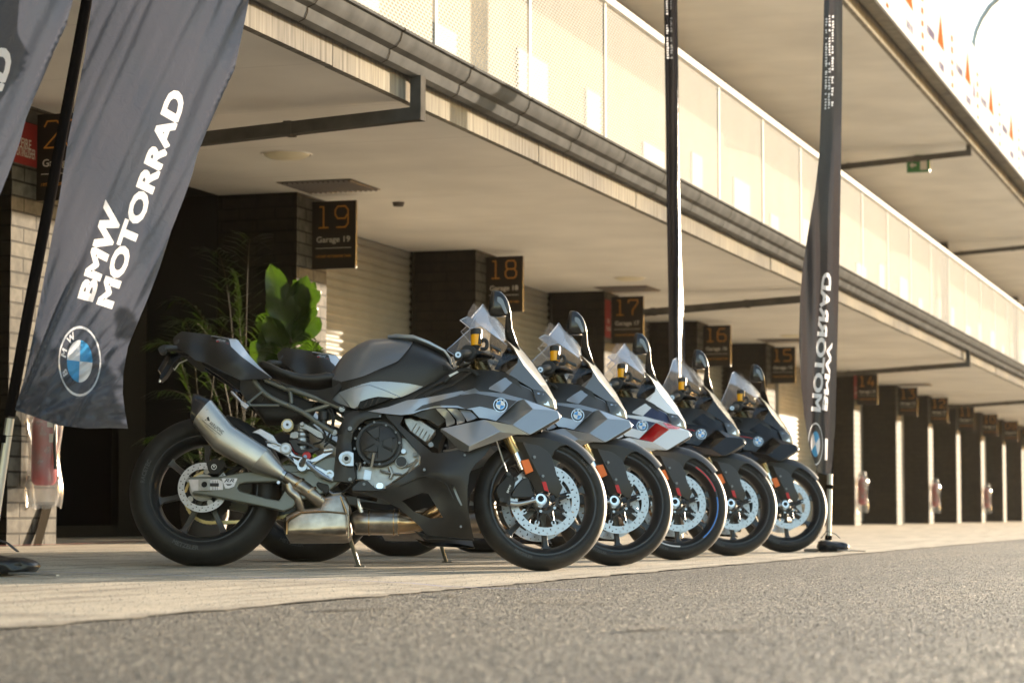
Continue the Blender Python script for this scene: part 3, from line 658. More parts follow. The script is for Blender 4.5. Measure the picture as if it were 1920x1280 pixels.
def skin(outline, ctrl, holes=(), regions=(), grid=7, thick=0.005, both=True, u=U, step=9, lat=None):
    """curved sheet drawn in side view; ctrl = (px, py, half width) points that shape it; returns a builder"""
    f = lat or rbf(ctrl); keep = [[p[:2] for p in outline]] + [[p[:2] for p in h] for h in holes]
    extra = []
    for poly, mi in regions: extra.append([p[:2] for p in poly])
    v, t = cdt(keep + extra, grid, keep=keep, step_edges=step); L = f(v)
    mi_ = np.zeros(len(t), int); c = v[t].mean(1)
    for poly, m_ in regions: mi_[inside(c, [[p[:2] for p in poly]])] = m_
    A = [u(x, y, l_) for (x, y), l_ in zip(v, L)]; b = MB(); T = t.tolist()
    b.add(A, T, mi_.tolist())
    if thick:
        nb = Vector((0, 1, 0)); b.add([a + nb * thick for a in A], [q[::-1] for q in T], mi_.tolist())
        E = {}
        for k, q in enumerate(T):
            for i in range(3):
                e = (q[i], q[(i + 1) % 3]); E[e] = k
        o = len(A)
        for (i, j), k in E.items():
            if (j, i) not in E: b.f.append([i, j, j + o, i + o]); b.m.append(int(mi_[k]))
    if both: mirror(b)
    return b
def facets(P, faces, thick=0.006, both=True, u=U, mi=None):
    """faceted sheet from named corners (px, py, half width)"""
    ks = list(P); A = [u(*P[k]) for k in ks]; ix = {k: i for i, k in enumerate(ks)}; fs = [[ix[c] for c in q] for q in faces]
    b = MB(); ms = mi or [0] * len(fs); b.add(A, fs, list(ms)); o = len(A)
    if thick:
        b.add([a + Vector((0, thick, 0)) for a in A], [q[::-1] for q in fs], list(ms)); E = {}
        for k, q in enumerate(fs):
            for i in range(len(q)): E[(q[i], q[(i + 1) % len(q)])] = k
        for (i, j), k in E.items():
            if (j, i) not in E: b.f.append([i, j, j + o, i + o]); b.m.append(ms[k])
    if both: mirror(b)
    return b
def plate(outline, lat0, lat1, holes=(), both=False, u=U, step=None):
    """flat plate drawn in side view between two distances from the centre plane"""
    lm = max(lat0, lat1); keep = [[p[:2] for p in outline]] + [[p[:2] for p in h] for h in holes]; v, t = cdt(keep, None, step_edges=step)
    A = [u(x, y, lm) for x, y in v]; yv = Vector((0, 1, 0)); off = abs(lat1 - lat0)
    if u is UF: yv = (FRONT.to_3x3() @ yv)
    b = MB(); T = t.tolist(); b.add(A, T); b.add([a + yv * off for a in A], [q[::-1] for q in T]); E = set()
    for q in T:
        for i in range(3): E.add((q[i], q[(i + 1) % 3]))
    o = len(A)
    for i, j in E:
        if (j, i) not in E: b.f.append([i, j, j + o, i + o]); b.m.append(0)
    if both: mirror(b)
    return b
def ptube(pts, rad, n=12, u=U, caps=True, both=False, flat=1.0, sub=0):
    """tube through (px, py, half width) points; radius in photo pixels"""
    P = [u(*p) for p in pts]; rr_ = rad if isinstance(rad, (list, tuple)) else [rad] * len(P)
    if sub:
        Q = []; q2 = []
        for i in range(len(P) - 1):
            p0 = P[max(i - 1, 0)]; p1 = P[i]; p2 = P[i + 1]; p3 = P[min(i + 2, len(P) - 1)]
            for k in range(sub):
                t = k / sub; Q.append(0.5 * ((2 * p1) + (-p0 + p2) * t + (2 * p0 - 5 * p1 + 4 * p2 - p3) * t * t + (-p0 + 3 * p1 - 3 * p2 + p3) * t ** 3)); q2.append(rr_[i] + (rr_[i + 1] - rr_[i]) * t)
        Q.append(P[-1]); q2.append(rr_[-1]); P, rr_ = Q, q2
    b = MB(); b.tube(P, [r * PX for r in rr_], n, caps, flat=flat)
    if both: mirror(b)
    return b
def cyl(px, py, lat0, lat1, r, n=28, u=U, mb=None, ph=0):
    """cylinder with its axis across the bike; r in photo pixels; lat1 is the outer face"""
    c = (IB @ CAMP) if u is U else None; p = u(px, py, lat1); b = mb or MB(); M3 = FRONT.to_3x3() if u is UF else Matrix.Identity(3)
    vs = []
    for y in (0, lat1 - lat0):
        for j in range(n):
            a = 2 * math.pi * j / n + ph; vs.append(p + M3 @ Vector((r * PX * math.cos(a), y, r * PX * math.sin(a))))
    b.add(vs, [tuple(range(n)), tuple(range(2 * n - 1, n - 1, -1))] + [(j, n + j, n + (j + 1) % n, (j + 1) % n) for j in range(n)]); return b
def ringcyl(px, py, lat0, lat1, r0, r1, n=36, u=U, mb=None):
    """annulus with its axis across the bike"""
    p = u(px, py, lat1); b = mb or MB(); M3 = FRONT.to_3x3() if u is UF else Matrix.Identity(3); vs = []; d = lat1 - lat0
    for j in range(n):
        a = 2 * math.pi * j / n
        for r, y in ((r0, 0), (r1, 0), (r1, d), (r0, d)): vs.append(p + M3 @ Vector((r * PX * math.cos(a), y, r * PX * math.sin(a))))
    b.add(vs, [(j * 4 + k, ((j + 1) % n) * 4 + k, ((j + 1) % n) * 4 + (k + 1) % 4, j * 4 + (k + 1) % 4) for j in range(n) for k in range(4)]); return b
def pairloft(st, n=32, ex=2.6, u=U, caps=True, mfn=None, both=False):
    """closed body through stations (top px,py, bottom px,py, centre lat, half width)"""
    rg = []
    for tx, ty, bx, by, cl, hw in st:
        T = u(tx, ty, cl); B_ = u(bx, by, cl); c = (T + B_) / 2; h = (T - B_) / 2; ring = []
        for j in range(n):
            a = 2 * math.pi * j / n; ca, sa = math.cos(a), math.sin(a)
            ring.append(c + h * (abs(sa) ** (2 / ex) * (1 if sa >= 0 else -1)) + Vector((0, -hw * abs(ca) ** (2 / ex) * (1 if ca >= 0 else -1), 0)))
        rg.append(ring)
    b = MB(); b.rings(rg, caps, mfn=mfn)
    if both: mirror(b)
    return b

# ------------------------------------------------------------------ motorcycle materials
mat('tyre', (0.022, 0.021, 0.020), 0.55, spec=0.35, noise=(25, 0.25), bump=(300, 0.15, 0.001))
mat('tyre_side', (0.065, 0.065, 0.068), 0.55, noise=(40, 0.2))
mat('rim_black', (0.022, 0.022, 0.023), 0.28, spec=0.6)
mat('disc_steel', (0.46, 0.465, 0.475), 0.34, 1.0)
mat('alu', (0.46, 0.465, 0.47), 0.28, 1.0, noise=(50, 0.08))
mat('cast_alu', (0.34, 0.335, 0.32), 0.42, 0.85, noise=(30, 0.15), bump=(220, 0.2, 0.001))
mat('black_matte', (0.029, 0.0275, 0.0265), 0.42, spec=0.45)
mat('black_tex', (0.022, 0.021, 0.020), 0.62, spec=0.35)
mat('black_gloss', (0.006, 0.006, 0.006), 0.12, spec=0.6)
mat('black_deep', (0.006, 0.0055, 0.005), 0.7)
mat('frame_grey', (0.165, 0.172, 0.152), 0.36, 0.4)
mat('titanium', (0.46, 0.435, 0.40), 0.34, 0.9, noise=(5, 0.12))
mat('end_cap_black', (0.016, 0.016, 0.018), 0.2, spec=0.7)
mat('exhaust_steel', (0.36, 0.31, 0.26), 0.3, 0.95, noise=(16, 0.4))
mat('exhaust_hot', (0.42, 0.28, 0.16), 0.25, 0.95, noise=(20, 0.4))
mat('chain_gold', (0.62, 0.50, 0.24), 0.35, 0.9)
mat('fork_gold', (0.34, 0.26, 0.13), 0.25, 0.9)
mat('bolt_steel', (0.20, 0.195, 0.19), 0.38, 0.8)
mat('chrome', (0.8, 0.8, 0.8), 0.08, 1.0)
mat('orange_reflector', (0.80, 0.16, 0.012), 0.35)
mat('red_accent', (0.55, 0.015, 0.015), 0.4)
mat('amber_fluid', (1.0, 0.45, 0.01), 0.15, emit=None)
mat('white_print', (0.75, 0.75, 0.75), 0.5)
mat('roundel_blue', (0.03, 0.24, 0.62), 0.3, coat=0.5)
mat('seat_vinyl', (0.032, 0.030, 0.028), 0.42, bump=(500, 0.3, 0.0006))
mat('lens_dark', (0.05, 0.05, 0.05), 0.05, spec=0.8)
mat('mirror_black', (0.016, 0.015, 0.014), 0.26, spec=0.7)
mat('dark_print', (0.03, 0.03, 0.035), 0.5)
for nm, c_, r_, me_, co in (('paint_tank', (0.15, 0.16, 0.18), 0.34, 0.3, 0.4), ('paint_nose', (0.13, 0.135, 0.14), 0.30, 0.4, 0.5), ('paint_grey', (0.36, 0.375, 0.395), 0.28, 0.6, 0.6), ('paint_scoop', (0.33, 0.345, 0.365), 0.30, 0.6, 0.5), ('decal_dark', (0.06, 0.058, 0.06), 0.42, 0.0, 0.0), ('paint_blue_grey', (0.32, 0.35, 0.40), 0.28, 0.3, 0.6),
                        ('paint_white', (0.78, 0.78, 0.80), 0.22, 0.0, 0.6), ('paint_blue', (0.03, 0.18, 0.60), 0.22, 0.0, 0.6), ('paint_navy', (0.018, 0.02, 0.06), 0.24, 0.0, 0.6),
                        ('paint_red', (0.62, 0.02, 0.02), 0.22, 0.0, 0.6), ('paint_black', (0.010, 0.009, 0.008), 0.24, 0.0, 0.1), ('paint_tail_white', (0.50, 0.52, 0.56), 0.22, 0.3, 0.5)):
    mat(nm, c_, r_, me_, coat=co)
# tinted acrylic
m, n, l, b = node_mat('screen_acrylic')
tr = nd(n, 'ShaderNodeBsdfTransparent'); tr.inputs[0].default_value = (0.90, 0.89, 0.87, 1); gl = nd(n, 'ShaderNodeBsdfGlossy'); gl.inputs['Roughness'].default_value = 0.08
lw = nd(n, 'ShaderNodeLayerWeight', i_Blend=0.22); mr = nd(n, 'ShaderNodeMapRange'); mr.inputs['To Min'].default_value = 0.03; mr.inputs['To Max'].default_value = 0.40; l.new(lw.outputs['Fresnel'], mr.inputs[0])
ms = nd(n, 'ShaderNodeMixShader'); l.new(mr.outputs[0], ms.inputs[0]); l.new(tr.outputs[0], ms.inputs[1]); l.new(gl.outputs[0], ms.inputs[2]); tl = nd(n, 'ShaderNodeBsdfTranslucent'); tl.inputs[0].default_value = (0.9, 0.92, 0.95, 1); m2 = nd(n, 'ShaderNodeMixShader', i_Fac=0.008); l.new(ms.outputs[0], m2.inputs[1]); l.new(tl.outputs[0], m2.inputs[2])
l.new(m2.outputs[0], n['Material Output'].inputs['Surface'])

# ------------------------------------------------------------------ motorcycle parts (first bike)
GREY = {'paint_main': 'paint_grey', 'paint_second': 'decal_dark'}
bike = empty('motorcycle', 'x', 'motorcycle', 'sport motorcycles parked in a row')
def P(bb, name, mats, parent=None, **k):
    return bb.build(name, mats, parent or bike, **k)

def annulus_holes(Ro, Ri, y0, y1, nth, nr, hole):
    """drilled disc: cells of a polar grid are left out where hole(i, j) is true"""
    b = MB(); vs = []
    for i in range(nth):
        a = 2 * math.pi * i / nth
        for j in range(nr + 1):
            r = Ri + (Ro - Ri) * j / nr
            for y in (y0, y1): vs.append((r * math.cos(a), y, r * math.sin(a)))
    def ix(i, j, s_): return ((i % nth) * (nr + 1) + j) * 2 + s_
    fs = []
    H = lambda i, j: j < 0 or j >= nr or hole(i % nth, j)
    for i in range(nth):
        for j in range(nr):
            if H(i, j): continue
            fs.append((ix(i, j, 0), ix(i + 1, j, 0), ix(i + 1, j + 1, 0), ix(i, j + 1, 0))); fs.append((ix(i, j, 1), ix(i, j + 1, 1), ix(i + 1, j + 1, 1), ix(i + 1, j, 1)))
            if H(i, j - 1): fs.append((ix(i, j, 0), ix(i, j, 1), ix(i + 1, j, 1), ix(i + 1, j, 0)))
            if H(i, j + 1): fs.append((ix(i, j + 1, 0), ix(i + 1, j + 1, 0), ix(i + 1, j + 1, 1), ix(i, j + 1, 1)))
            if H(i - 1, j): fs.append((ix(i, j, 0), ix(i, j + 1, 0), ix(i, j + 1, 1), ix(i, j, 1)))
            if H(i + 1, j): fs.append((ix(i + 1, j, 0), ix(i + 1, j, 1), ix(i + 1, j + 1, 1), ix(i + 1, j + 1, 0)))
    return b.add(vs, fs)
def tyre_text(b, txt, r, y, a_mid, size, up=1):
    lp, wd = text_loops(txt, 0.02); v, f = cdt(lp, None); vs = []
    for x, yy in v:
        a = a_mid + (-(x - wd / 2)) * size / r * up; rr_ = r + (yy - 0.5) * size * up; vs.append((rr_ * math.cos(a), y, rr_ * math.sin(a)))
    b.add(vs, [tuple(t) for t in f.tolist()])
def wheel(name, mtx, Rt, W, prof, spoke0, rear):
    tb = MB(); tb.lathe(prof + [(r, -y) for r, y in prof[::-1][1:]], 96)
    wobj = tb.build(name, ['tyre'], bike, mtx=mtx, smooth=60)
    for p_ in wobj.data.polygons:
        pass
    wr = W * 0.43
    b = MB(); rp_ = [(0.240, wr + .002), (0.240, wr - .005), (0.232, wr - .012), (0.224, wr - .02), (0.212, wr * .35), (0.212, -wr * .35), (0.224, -wr + .02), (0.232, -wr + .012), (0.240, -wr + .005), (0.240, -wr - .002),
               (0.233, -wr - .002), (0.226, -wr + .004), (0.217, -wr + .014), (0.205, -wr * .35), (0.205, wr * .35), (0.217, wr - .014), (0.226, wr - .004), (0.233, wr + .002)]
    b.lathe(rp_, 96, closed_prof=True); b.build('rim', 'rim_black', wobj, mtx=mtx, smooth=35)
    b = MB()
    for k in range(7):
        a = R(spoke0 + 360 / 7 * k); ca, sa = math.cos(a), math.sin(a); M4 = Matrix(((ca, 0, -sa, 0), (0, 1, 0, 0), (sa, 0, ca, 0), (0, 0, 0, 1)))
        sec = [(0.035, .016, .026), (0.09, .0105, .018), (0.15, .0095, .013), (0.192, .011, .012), (0.209, .024, .015)]
        rg = []
        for r, hw, ht in sec:
            rg.append([M4 @ Vector((r, y, z)) for y, z in ((-ht, -hw), (-ht * .4, -hw * 1.25), (ht * .4, -hw * 1.25), (ht, -hw), (ht, hw), (ht * .4, hw * 1.25), (-ht * .4, hw * 1.25), (-ht, hw))])
        b.rings(rg)
    b.build('spokes', 'rim_black', wobj, mtx=mtx, smooth=30)
    b = MB(); b.lathe([(0.0, -.05), (.03, -.05), (.042, -.03), (.042, .03), (.03, .05), (0, .05)], 32); b.build('hub', 'rim_black', wobj, mtx=mtx)
    tb = MB()
    if rear:
        tyre_text(tb, 'METZELER', 0.266, -0.1005, R(256), 0.018, -1); tyre_text(tb, 'RACETEC', 0.266, -0.1005, R(165), 0.018); tyre_text(tb, 'METZELER', .266, -.1005, R(60), .018)
    else:
        tyre_text(tb, 'METZELER', 0.256, -0.0600, R(250), 0.013, -1); tyre_text(tb, 'RACETEC', 0.256, -0.0600, R(40), 0.013)
    tb.build('sidewall_lettering', 'tyre_side', wobj, mtx=mtx, smooth=0)
    return wobj
RW = Matrix.Translation((-.015, 0, 0.330))
rear_w = wheel('rear_wheel', RW, .334, .19, [(0.234, .080), (0.243, .089), (0.247, .0905), (0.249, .093), (0.258, .098), (0.272, .100), (0.288, .097), (0.304, .087), (0.317, .070), (0.327, .046), (0.3325, .022), (0.334, 0)], 90, True)
front_w = wheel('front_wheel', FRONT, .300, .12, [(0.232, .049), (0.240, .0535), (0.244, .0545), (0.246, .057), (0.253, .0595), (0.263, .059), (0.275, .053), (0.287, .040), (0.296, .022), (0.2995, .009), (0.300, 0)], 277, False)
# rear disc, sensor ring, carrier
b = annulus_holes(.110, .082, -.098, -.093, 110, 5, lambda i, j: (j == 3 and i % 5 == 0) or (j == 1 and i % 5 == 2)); P(b, 'rear_brake_disc', 'disc_steel', mtx=RW, smooth=0)
b = MB()
for k in range(5):
    a = R(80 + 72 * k); b.disc((.074 * math.cos(a), 0, .074 * math.sin(a)), .013, -.097, -.090, 16)
b.lathe([(.03, -.09), (.06, -.092), (.06, -.085), (.03, -.085)], 40, closed_prof=True); P(b, 'disc_carrier', 'cast_alu', mtx=RW)
b = annulus_holes(.052, .036, -.101, -.099, 96, 4, lambda i, j: j == 2 and i % 2 == 0); P(b, 'sensor_ring', 'cast_alu', mtx=RW, smooth=0)
# sprocket and chain on the far side
b = MB(); pr = []
for k in range(84): r = .112 if k % 2 else .105; a = 2 * math.pi * k / 84; pr.append((r * math.cos(a), r * math.sin(a)))
v, f = cdt([pr, [(.07 * math.cos(R(q * 10)), .07 * math.sin(R(q * 10))) for q in range(36)]], None)
for y in (.088, .094): b.add([(x, y, z) for x, z in v], [tuple(t) for t in f.tolist()])
P(b, 'sprocket', 'black_matte', mtx=RW, smooth=0)
path = []
for k in range(60): a = R(84 + 195 * k / 59); path.append(Vector((.117 * math.cos(a), .096, .326 + .117 * math.sin(a))))
for k in range(1, 30): t = k / 30; path.append(Vector((.018 + .47 * t, .096, .326 - .1155 + .075 * t - 0.02 * math.sin(math.pi * t))))
b = MB(); acc = 0; d0 = path[0]; k = 0
L = [0]; 
for i in range(1, len(path)): L.append(L[-1] + (path[i] - path[i - 1]).length)
q = 0.0
while q < L[-1] - 0.02:
    i = max(j for j in range(len(L)) if L[j] <= q); t = (q - L[i]) / max(1e-6, L[min(i + 1, len(L) - 1)] - L[i]); p_ = path[i].lerp(path[min(i + 1, len(path) - 1)], t)
    b.disc((p_.x, 0, p_.z), .0078, .088, .106, 10)
    if True:
        p2 = path[min(i + 2, len(path) - 1)]; dr = (p2 - p_).normalized(); nr_ = Vector((-dr.z, 0, dr.x)) * .0062
        for y0, y1 in (((.084, .087), (.107, .110)) if k % 2 else ((.087, .090), (.104, .107))):
            q0 = p_; q1 = p_ + dr * .0159; c_ = [q0 - nr_, q1 - nr_, q1 + nr_, q0 + nr_]
            b.add([(c.x, y, c.z) for y in (y0, y1) for c in c_], [(0, 1, 2, 3), (7, 6, 5, 4), (0, 4, 5, 1), (2, 6, 7, 3)])
    q += .0159; k += 1
P(b, 'chain', 'chain_gold', smooth=0)
# hugger over the rear tyre
b = MB(); rg3 = []
for k in range(19):
    a = R(76 - 70 * k / 18); ring = []
    for j in range(13):
        q = -1 + 2 * j / 12; ro = .352 - .05 * abs(q) ** 3; ring.append((ro * math.cos(a), .10 * q, ro * math.sin(a)))
    rg3.append(ring + [(x * .985, y * .96, z * .985) for x, y, z in ring[::-1]])
b.rings(rg3); P(b, 'rear_hugger', 'black_tex', mtx=RW, smooth=60)
# swingarm, adjuster, badge, rear caliper
so = Z(4, (608, 432), (640, 425), (870, 425), (1075, 385), (1180, 378), (1400, 390), (1560, 380), (1640, 300), (1760, 262), (1960, 240), (1960, 420), (1800, 560), (1640, 600), (1540, 640), (1505, 690), (1430, 722), (1340, 700), (900, 610), (800, 590), (645, 572))
sh = Z(4, (1028, 520), (1045, 490), (1100, 476), (1345, 468), (1420, 480), (1440, 530), (1385, 628), (1270, 608), (1050, 548))
b = plate(so, .105, .142, [sh], both=True); P(b, 'swingarm', 'frame_grey', bevel=.006, seg=3)
b = MB(); 
for s_ in (1,): pass
b = ptube(Z(5, (480, 430, 0), (620, 430, 0)), 1, 4)
b = MB(); b.box(.30, .52, -.1, .1, .36, .44); P(b, 'swingarm_bridge', 'frame_grey', bevel=.01)
b = plate(Z(4, (608, 448), (868, 448), (905, 470), (905, 540), (660, 548), (640, 560)), .1425, .146); 
P(b, 'axle_plate', 'alu', smooth=0, bevel=.001)
b = plate(Z(4, (695, 445), (795, 442), (797, 545), (695, 545)), .146, .153); c_ = ringcyl(*Z(4, (745, 492))[0], .15, .158, 5.5, 8.5, mb=b); o_ = P(b, 'axle_block', 'cast_alu', bevel=.001)
b = cyl(*Z(4, (745, 492))[0], .14, .1535, 5.4); b.build('axle_bore', 'black_deep', o_)
b = MB()
for x_ in (812, 826, 840, 855): plate_ = plate(Z(4, (x_, 458), (x_ + 4, 458), (x_ + 4, 540), (x_, 540)), .146, .1468); b.add(plate_.v, plate_.f)
b2 = ptube(Z(4, (795, 494, .149), (870, 494, .149)), 3); b.add(b2.v, b2.f); b.build('adjuster_marks', 'dark_print', o_, smooth=0)
b = plate(Z(4, (893, 440), (1030, 440), (1000, 510), (955, 526), (925, 524)), .1425, .144); o_ = P(b, 'badge', 'alu', smooth=0)
def text_px(txt, p0, p1, h, lat, mtl, parent, u=U, off=.02, shear=0, name='lettering'):
    lp, wd = text_loops(txt, off, shear); v, f = cdt(lp, None); p0 = Vector(p0); p1 = Vector(p1); d = p1 - p0; nn = Vector((d.y, -d.x)).normalized()
    b = MB(); b.add([u(*(p0 + d * (x / wd) + nn * (y * h)), lat(x / wd, y) if callable(lat) else lat) for x, y in v], [tuple(t) for t in f.tolist()]); return b.build(name, mtl, parent, smooth=0)
text_px('RR', *Z(4, (915, 472), (1005, 472)), 6, .1447, 'dark_print', o_, shear=.4)
b = plate(Z(4, (928, 488), (985, 488), (970, 500), (945, 502)), .1442, .1448); b.build('badge_bar', 'dark_print', o_, smooth=0)
b = plate(Z(4, (762, 300), (800, 285), (830, 265), (880, 285), (905, 275), (925, 310), (925, 335), (890, 370), (860, 400), (800, 400), (778, 370)), .085, .155, holes=()); o_ = P(b, 'rear_caliper', 'black_tex', bevel=.004)
b = ringcyl(*Z(4, (828, 342))[0], .155, .157, 3.9, 5.2); b2 = plate(Z(4, (822, 330), (834, 330), (834, 345), (822, 345)), .155, .1565); b.add(b2.v, b2.f); b.build('caliper_emblem', 'white_print', o_, smooth=0)
b = ptube(Z(4, (915, 320, .14), (960, 348, .14), (1080, 342, .14), (1180, 330, .13)), 1.6, 8, sub=3); P(b, 'brake_hose', 'black_rubber')
# exhaust
b = pairloft([(*Z(1, (800, 775))[0], *Z(1, (765, 985))[0], .205, .046), (*Z(1, (772, 745))[0], *Z(1, (738, 1000))[0], .205, .058), (*Z(1, (820, 750))[0], *Z(1, (742, 1020))[0], .203, .062), (*Z(1, (950, 813))[0], *Z(1, (766, 1042))[0], .200, .063)], ex=3.6); P(b, 'muffler_end_cap', 'end_cap_black', smooth=35)
b = pairloft([(*Z(1, (952, 812))[0], *Z(1, (764, 1044))[0], .200, .0645), (*Z(4, (1000, 0))[0], *Z(4, (830, 200))[0], .190, .066), (*Z(4, (1312, 200))[0], *Z(4, (1152, 375))[0], .172, .060)], ex=3.0, n=40); muf = P(b, 'muffler', 'titanium', smooth=50)
b = pairloft([(*Z(4, (1314, 198))[0], *Z(4, (1150, 377))[0], .172, .0605), (*Z(4, (1316, 204))[0], *Z(4, (1158, 382))[0], .172, .059), (*Z(4, (1432, 355))[0], *Z(4, (1382, 445))[0], .160, .030), (*Z(4, (1440, 365))[0], *Z(4, (1395, 450))[0], .160, .030)], ex=2.3, n=40); P(b, 'muffler_cone', 'titanium', smooth=50)
for p_ in Z(1, (897, 890), (815, 987)): b = cyl(*p_, .255, .266, 1.6, 12); b.build('rivet', 'alu', muf)
lat_m = lambda x, y: .2625 - .012 * x
text_px('AKRAPOVIC', *Z(1, (915, 1035), (1050, 1140)), 6.6, .2665, 'dark_print', muf, off=.0)
text_px('TITANIUM EXHAUST SYSTEM', *Z(1, (868, 1052), (985, 1142)), 1.5, .2665, 'dark_print', muf, off=.0)
b = plate(Z(1, (845, 1000), (850, 998), (1036, 1146), (1034, 1150)), .266, .2668); b2 = plate(Z(1, (870, 1000), (905, 1000), (925, 1010), (915, 965), (900, 968), (890, 985), (905, 990), (895, 1003), (880, 990)), .266, .2668); b.add(b2.v, b2.f); b.build('maker_emblem', 'dark_print', muf, smooth=0)
b = pairloft([(*Z(5, (118, 470))[0], *Z(5, (85, 555))[0], .155, .031), (*Z(5, (160, 492))[0], *Z(5, (122, 570))[0], .150, .031)], ex=2, n=24); b2 = cyl(*Z(5, (88, 575))[0], .15, .19, 3.2, 10, mb=b); P(b, 'clamp', 'alu')
b = ptube(Z(5, (140, 530, .15), (200, 570, .145), (250, 600, .14), (320, 650, .13), (370, 690, .12), (425, 735, .10)), [11, 12.5, 13.5, 13.5, 13.5, 14], 20, sub=3); lp_ = P(b, 'link_pipe', 'exhaust_steel')
for k, (p_, q_) in enumerate(((((235, 580, .142)), (260, 607, .14)), ((325, 640, .13), (345, 668, .125)), ((395, 700, .11), (415, 728, .105)))):
    a_, c_ = Z(5, p_, q_); b = ptube([a_, ((a_[0] + c_[0]) / 2, (a_[1] + c_[1]) / 2, a_[2])], [14.4, 14.4], 20); b.build('weld_band', 'exhaust_hot', lp_)
b = ptube(Z(5, (165, 590, .15), (180, 640, .15), (225, 680, .15), (245, 730, .14), (262, 785, .12)), [9, 8.5, 8, 7.5, 7.5], 16, sub=4); P(b, 'bypass_pipe', 'exhaust_steel')
b = pairloft([(*Z(5, (150, 870))[0], *Z(5, (140, 965))[0], .0, .10), (*Z(5, (165, 850))[0], *Z(5, (165, 1004))[0], .0, .125), (*Z(5, (265, 800))[0], *Z(5, (265, 1006))[0], .0, .135), (*Z(5, (420, 788))[0], *Z(5, (420, 1006))[0], .0, .135), (*Z(5, (440, 700))[0], *Z(5, (440, 1006))[0], .0, .135), (*Z(5, (565, 672))[0], *Z(5, (565, 1006))[0], .0, .135), (*Z(5, (600, 700))[0], *Z(5, (610, 1000))[0], .0, .13), (*Z(5, (628, 760))[0], *Z(5, (630, 975))[0], 0, .12)], ex=7, n=40)
col_ = P(b, 'collector_box', 'exhaust_steel', smooth=30, bevel=.004)
b = ptube(Z(5, (150, 965, .13), (152, 872, .136), (175, 846, .139), (262, 802, .14), (420, 792, .14), (600, 806, .138), (615, 830, .136), (612, 990, .134)), 1.8, 8); b.build('seam', 'exhaust_hot', col_)
b = ptube(Z(5, (555, 680, .137), (600, 800, .139)), 1.6, 8); b.build('seam', 'exhaust_hot', col_)
b = ptube(Z(5, (632, 880, .04), (650, 876, .04), (670, 876, .04), (760, 876, .04), (950, 876, .04), (985, 874, .04)), [14, 19, 23, 23.5, 23.5, 23], 28); cat_ = P(b, 'catalyst', 'exhaust_steel')
for x_ in (765, 950, 985): b = ptube(Z(5, (x_, 876, .04), (x_ + 10, 876, .04)), 24.3, 28); b.build('weld_band', 'exhaust_hot', cat_)
b = ptube(Z(5, (985, 876, .04), (1060, 880, .04), (1150, 870, .06), (1230, 810, .09), (1280, 780, .10), (1330, 720, .10)), [20, 17, 13, 11, 11, 11], 18, sub=4); P(b, 'header_pipe', 'exhaust_hot')
b = ptube(Z(5, (985, 905, .0), (1100, 905, -.04), (1260, 860, -.05), (1340, 780, -.05)), [14, 12, 11, 11], 16, sub=4); P(b, 'header_pipe', 'exhaust_hot')
b = ptube(Z(5, (685, 700, .08), (690, 740, .08), (710, 800, .07)), [3, 4, 5], 10); P(b, 'exhaust_sensor', 'alu')
# side stand on the far side
pt = U(*Z(5, (690, 1200))[0], -.235)
b = MB(); top = U(*Z(5, (612, 955))[0], -.14); b.tube([top, top.lerp(pt, .12), pt], [.014, .010, .0085], 10)
Mi = IB.to_3x3(); dn = (Mi @ Vector((0, 0, 1))).normalized()
b.tube([pt - dn * .004 + Vector((-.02, 0, 0)), pt - dn * .004 + Vector((.028, 0, 0))], .010, 8, flat=.5); P(b, 'side_stand', 'frame_grey')
# ---- frame, subframe, engine
fo = Z(5, (545, 160), (600, 62), (650, 40), (700, 35), (870, 55), (845, 90), (790, 92), (740, 108), (690, 145), (650, 200), (632, 270), (640, 345), (655, 400), (655, 470), (668, 540), (640, 578), (500, 560), (506, 470), (520, 330), (530, 250))
b = skin(fo, [(*p_, .165) for p_ in fo] + Z(5, (600, 200, .182), (580, 350, .182), (600, 480, .175), (700, 70, .175)), thick=.02); fr_ = P(b, 'main_frame', 'black_matte', smooth=50)
b = plate(Z(5, (560, 352), (590, 340), (620, 340), (652, 352), (652, 455), (620, 455), (590, 452), (562, 440), (545, 418), (538, 395), (545, 370)), .176, .19); o_ = P(b, 'pivot_plate', 'alu', bevel=.002)
b = cyl(*Z(5, (598, 396))[0], .19, .200, 9.5, 6, ph=.3); b.build('nut', 'cast_alu', o_); b = cyl(*Z(5, (598, 396))[0], .19, .2008, 4.2, 20); b.build('bore', 'black_deep', o_)
sub = []
for pts, r_ in ((Z(1, (1480, 600, .085), (1720, 700, .095)) + Z(2, (0, 680, .10), (300, 790, .115), (545, 885, .13)), 4.6), (Z(1, (1365, 600, .085), (1450, 710, .09), (1560, 790, .095), (1700, 850, .10)) + Z(2, (0, 850, .10), (170, 935, .11), (300, 1030, .12), (460, 1125, .135)), 5.0),
                (Z(1, (1728, 700, .095), (1742, 835, .10)), 4.0), (Z(2, (165, 920, .11), (410, 850, .12)), 4.2)):
    b = ptube(pts, r_, 12, both=True, sub=3); P(b, 'subframe_tube', 'frame_grey')
for x_, y_ in Z(2, (540, 888), (462, 1122)): b = cyl(x_, y_, .12, .142, 5.4, 20); cyl(x_, y_, .142, .146, 2.6, 12, mb=b); P(b, 'mount_bolt', 'cast_alu')
b = ptube(Z(1, (1310, 825, .13), (1450, 712, .105)), 2.2, 8); b2 = ptube(Z(1, (1320, 852, .13), (1620, 852, .105)), 2.4, 8); b.add(b2.v, b2.f); b2 = ptube(Z(1, (1300, 815, .13), (1330, 860, .13)), 3, 8); b.add(b2.v, b2.f); pb = P(b, 'rear_peg_bracket', 'frame_grey')
